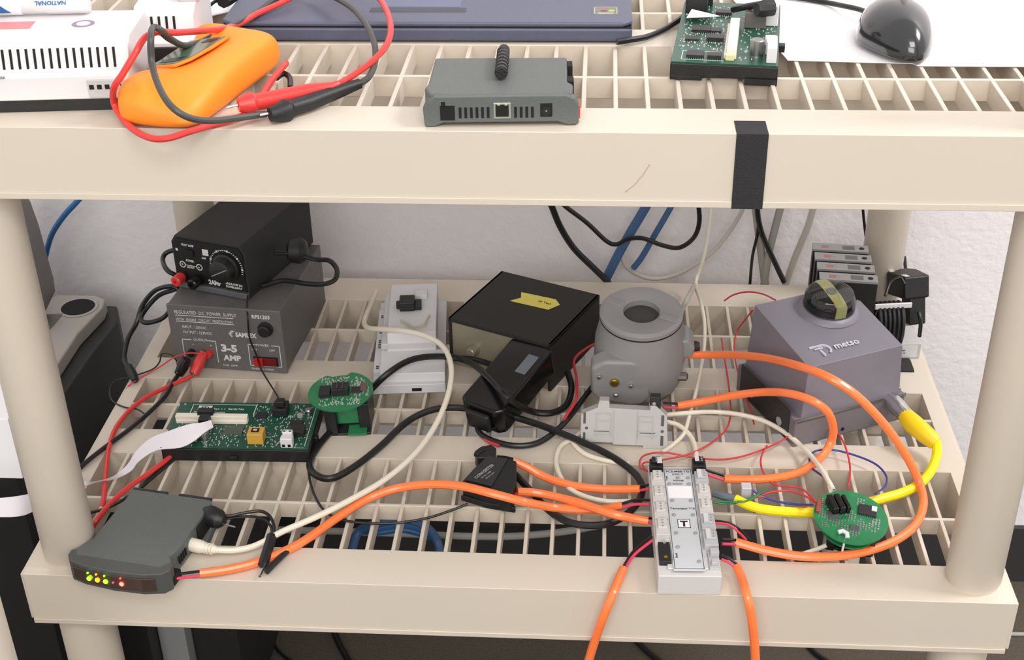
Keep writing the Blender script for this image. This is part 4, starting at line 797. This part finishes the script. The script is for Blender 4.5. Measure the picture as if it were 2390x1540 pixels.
# ---- white controllers at the upper left
def controller(lab, loc, rz, L, nsl, x1):
    t = thing('rail_controller', lab, 'controller', loc, rz)
    G().box(-L, 2, 0, 0, 92, 10).out('base', BLK, t, bevel=.8)
    G().prism([(0, 10), (0, 29), (3, 31), (9, 32), (13, 49), (19, 50), (23, 53.5), (86, 53.5), (92, 48), (92, 10)], -L, 0, 'x').out('housing', mat('controller_white', (216, 213, 214), .42), t, bevel=1.2)
    for i in range(nsl):
        x = x1-i*6.1; G().prism([(8.6, 32.6), (10.2, 32.6), (13.6, 47.4), (12.0, 47.4)], x, x+1.9, 'x').out('vent_slot', HOLE, t)
    return t
t = controller('white rail controller with a row of vent slots and the marker on top', (.1690, .0365, UZ), 5.5, 262, 28, -12)
G().box(-200, 38, 53.3, -12, 64, 53.9).out('label', mat('pale_label', (226, 216, 224), .4), t)
G().box(-170, 42, 53.8, -82, 60, 54.2).out('red_print', mat('faded_red_print', (222, 130, 134), .5), t)
G().prism([(-42+9*math.cos(a*math.pi/12), 51+9*math.sin(a*math.pi/12)) for a in range(24)], 53.8, 54.1).out('round_logo', mat('mauve_print', (140, 126, 146), .5), t)
G().prism([(-42+5.5*math.cos(a*math.pi/12), 51+5.5*math.sin(a*math.pi/12)) for a in range(24)], 54.0, 54.25).out('round_logo', MATS['pale_label'], t)
text('AUTOMATION', 7, t, (-160, 46, 54.25), 'top', m=MATS['pale_label'], bold=10)
tc_ = G().box(-32, -2.5, 12, -1, 0, 26).out('terminal_strip', LGRY, t, bevel=.4)
for k in range(5): G().box(-30.5+k*6, -3, 19, -27+k*6, -2.3, 22.5).out('terminal_opening', HOLE, tc_)
text('0V  24V      RX  TX  ERR', 3, t, (-125, -.6, 28.5), 'front', m=MATS['dark_print'])
t = controller('second white rail controller partly hidden behind the orange multimeter', (.2000, .113, UZ), 5.5, 50, 4, -17)
G().box(-34, -3, 14, -8, 0, 26).box(-33, -2, 2, -8, 2, 8).out('black_connector', BLK, t, bevel=.6)
G().box(-16, 30, 52, 4, 70, 62).out('grey_cap', mat('frosted_plastic', (206, 202, 206), .4), t, bevel=5, seg=4)
t = thing('marker_pen', 'white marker pen with blue print lying on the white controller', 'pen', (.0450, .1035, UZ+.0607), 5)
G().lathe([(5, 0), (6, 1), (6, 40), (6.4, 42), (6.4, 73), (5, 75)], (0, 0, 0), 'x', 28).out('barrel', WHT, t, smooth=True)
G().lathe([(6.4, 0), (6.6, 1), (6.6, 20), (6.4, 21)], (0, 0, 0), 'x', 28).out('cap', PAPER, t, smooth=True)
text('NATIONAL', 5, t, (58, -4.3, 5.3), (math.radians(-48), 0, math.pi), m=BLUC, bold=20, name='lettering', depth=.1)
G().prism([(3, -3), (13, -3), (5, 3)], -6.9, -6.3, 'y').out('blue_mark', BLUC, t)
tag(G(1).prism([(p.x, p.y) for p in (UP(455, 48), UP(590, 18), UP(680, -30), UP(440, -30))], UZ+.0005, UZ+.0012).out('paper_sheet', PAPER, None), 'white paper sheet between the controllers and the laptop', 'paper')
cable('black_cable', 'black connector and thin cable at the top left beside the laptop', 'cable', [(524, -6, UZ+.02), (498, 6, UZ+.018), (480, 28, UZ+.014), (494, 50, UZ+.01), (512, 68, UZ+.006)], .0016, CABK,
      extra=[lambda r, o0: G(1).tube([UP(520, 2, .02)-o0, UP(530, -4, .02)-o0, UP(545, -14, .02)-o0], .007, 8).out('plug', BLK, r)])
cable('black_cable', 'black cable behind the white controller under the red lead', 'cable', [(360, 62, UZ+.062), (378, 78, UZ+.055), (395, 92, UZ+.045), (420, 103, UZ+.035), (445, 106, UZ+.03)], .0022, CABK)

# ================================================================== things beside and below the shelf
t = thing('desk_machine', 'grey plastic machine with a round opening standing behind the left post', 'machine', (-.2, .3, -.2))
def L3(v): return Vector(v)-Vector((-.2, .3, -.2))
poly = [(-.30, .30), (-.115, .30), (-.113, .36), (-.113, .47), (-.103, .535), (-.106, .556), (-.122, .566), (-.175, .566), (-.20, .52), (-.30, .50)]
G(1).prism([(x+.2, y-.3) for x, y in poly], .160, .180).out('top_cover', mat('machine_light_grey', (176, 170, 164), .55), t, bevel=3, seg=3)
poly2 = [(-.42, .25), (-.10, .25), (-.096, .36), (-.092, .46), (-.085, .53), (-.10, .575), (-.18, .575), (-.42, .52)]
G(1).prism([(x+.2, y-.3) for x, y in poly2], .05, .160).out('dark_body', mat('machine_dark', (44, 46, 46), .5, var=.15), t, bevel=4, seg=3)
G(1).lathe([(.0215, .1795), (.0255, .1805), (.0255, .1811), (.0215, .1811), (.0215, .1795)], (.0655, .232, 0), n=32).out('opening_rim', MATS['machine_light_grey'], t, smooth=True)
G(1).cyl((.0655, .232, 0), .0225, .1795, .1809, n=32).out('round_opening', HOLE, t)
G(1).prism([(.010, .125), (.045, .130), (.052, .215), (.022, .210)], .1795, .1812).out('grey_pad', mat('pad_grey', (112, 108, 102), .6), t)
pts = [PY(*q, .5)+Vector((0, 0, 0)) for q in ((-90, 455), (45, 455), (62, 480), (82, 535), (100, 600), (117, 660), (121, 690), (100, 735), (66, 795), (-90, 900))]
G(1).prism([(p.x+.2, p.z+.2) for p in pts], .17, .215, 'y').out('display_housing', mat('machine_mid_grey', (122, 120, 118), .55, var=.08), t, bevel=4, seg=3)
a_ = PY(88, 706, .5); G(1).prism([(a_.x+.2-.008, a_.z+.2-.002), (a_.x+.2+.001, a_.z+.2-.013), (a_.x+.2+.008, a_.z+.2+.002), (a_.x+.2+.003, a_.z+.2+.010)], .166, .172, 'y').out('port', HOLE, t)
a_ = PY(20, 490, .5); G(1).prism([(a_.x+.2-.02, a_.z+.2-.01), (a_.x+.2, a_.z+.2-.014), (a_.x+.2+.012, a_.z+.2+.012), (a_.x+.2-.02, a_.z+.2+.016)], .166, .172, 'y').out('dark_window', CHIP, t)
G(1).box(-.22, .02, -.33, -.07, .25, .05).out('pedestal', mat('machine_dark', (44, 46, 46), .5), t, bevel=4)
t = thing('computer_case', 'black computer case standing on the carpet under the left side', 'computer', (-.20, .26, FZ))
G(1).box(0, 0, 0, .19, .33, .30).out('case', BLK, t, bevel=3); G(1).box(.190, .03, .02, .225, .255, .22).out('side_panel', MGRY, t, bevel=2); G(1).box(.226, .05, .0, .285, .255, .20).out('drive_unit', BLKM, t, bevel=3)
t = thing('white_carton', 'white carton at the far left edge behind the left front post', 'box', (-.26, .145, .0))
G(1).prism([(0, 0), (.205, 0), (.200, .09), (0, .09)], 0, .075, 'z').out('body', PAPER, t, bevel=1); G(1).box(.0, .005, FZ, .195, .085, 0).out('stand', BLK, t)
t = thing('shelving_post', 'separate beige post standing in the bottom left corner in front of the shelf', 'post', (.0285, -.15, FZ))
G(1).cyl((0, 0, 0), .029, 0, .66, n=36).out('tube', SHELF, t, smooth=True); G(1).lathe([(.031, 0), (.031, .02), (.029, .022)], n=36).out('foot_ring', SHELF, t, smooth=True)
FL = lambda u, v: P(u, v, FZ)
def floorc(label, pts, r, m, name='floor_cable'): return cable(name, label, 'cable', [(u, v, (q[0] if q else FZ+r)) for u, v, *q in pts], r, m)
floorc('thin black cable on the carpet left of centre under the lower shelf', [(600, 1440), (632, 1485), (650, 1520), (700, 1560)], .0022, CABK)
floorc('black cable on the carpet under the lower shelf, left of the orange cable', [(770, 1450), (790, 1500), (815, 1545), (840, 1580)], .0045, CABK)
floorc('black cable on the carpet right of the left hanging orange cable', [(1470, 1480), (1510, 1520), (1560, 1560)], .0040, CABK)
floorc('black cable on the carpet near the right leg', [(1880, 1500), (1910, 1530), (1960, 1560)], .0035, CABK)
floorc('grey cable on the carpet at the bottom right corner', [(2300, 1470), (2340, 1478), (2400, 1480)], .003, CGRY)
cable('grey_conduit', 'pale conduit running along the wall seen through the front slots', 'cable', [(640, 1236, 'y', .60), (800, 1240, 'y', .60), (960, 1246, 'y', .6), (1120, 1252, 'y', .6), (1220, 1250, 'y', .6), (1320, 1240, 'y', .6), (1400, 1226, 'y', .6)], .0052, CGRY)
for i, (lab, dz) in enumerate((('topmost blue cable loop seen through the front slots', 0), ('middle blue cable loop seen through the front slots', .016), ('lowest blue cable loop seen through the front slots', .034))):
    cable('blue_cable', lab, 'cable', [(820, 1290-i*4, -.40-dz), (838, 1240, -.38-dz), (880, 1222+i*9, -.36-dz), (940, 1212+i*11, -.36-dz), (990, 1226+i*10, -.37-dz), (1020, 1262, -.40-dz), (1030, 1310, -.42-dz)], .0062, BLUC if i else BLUD)
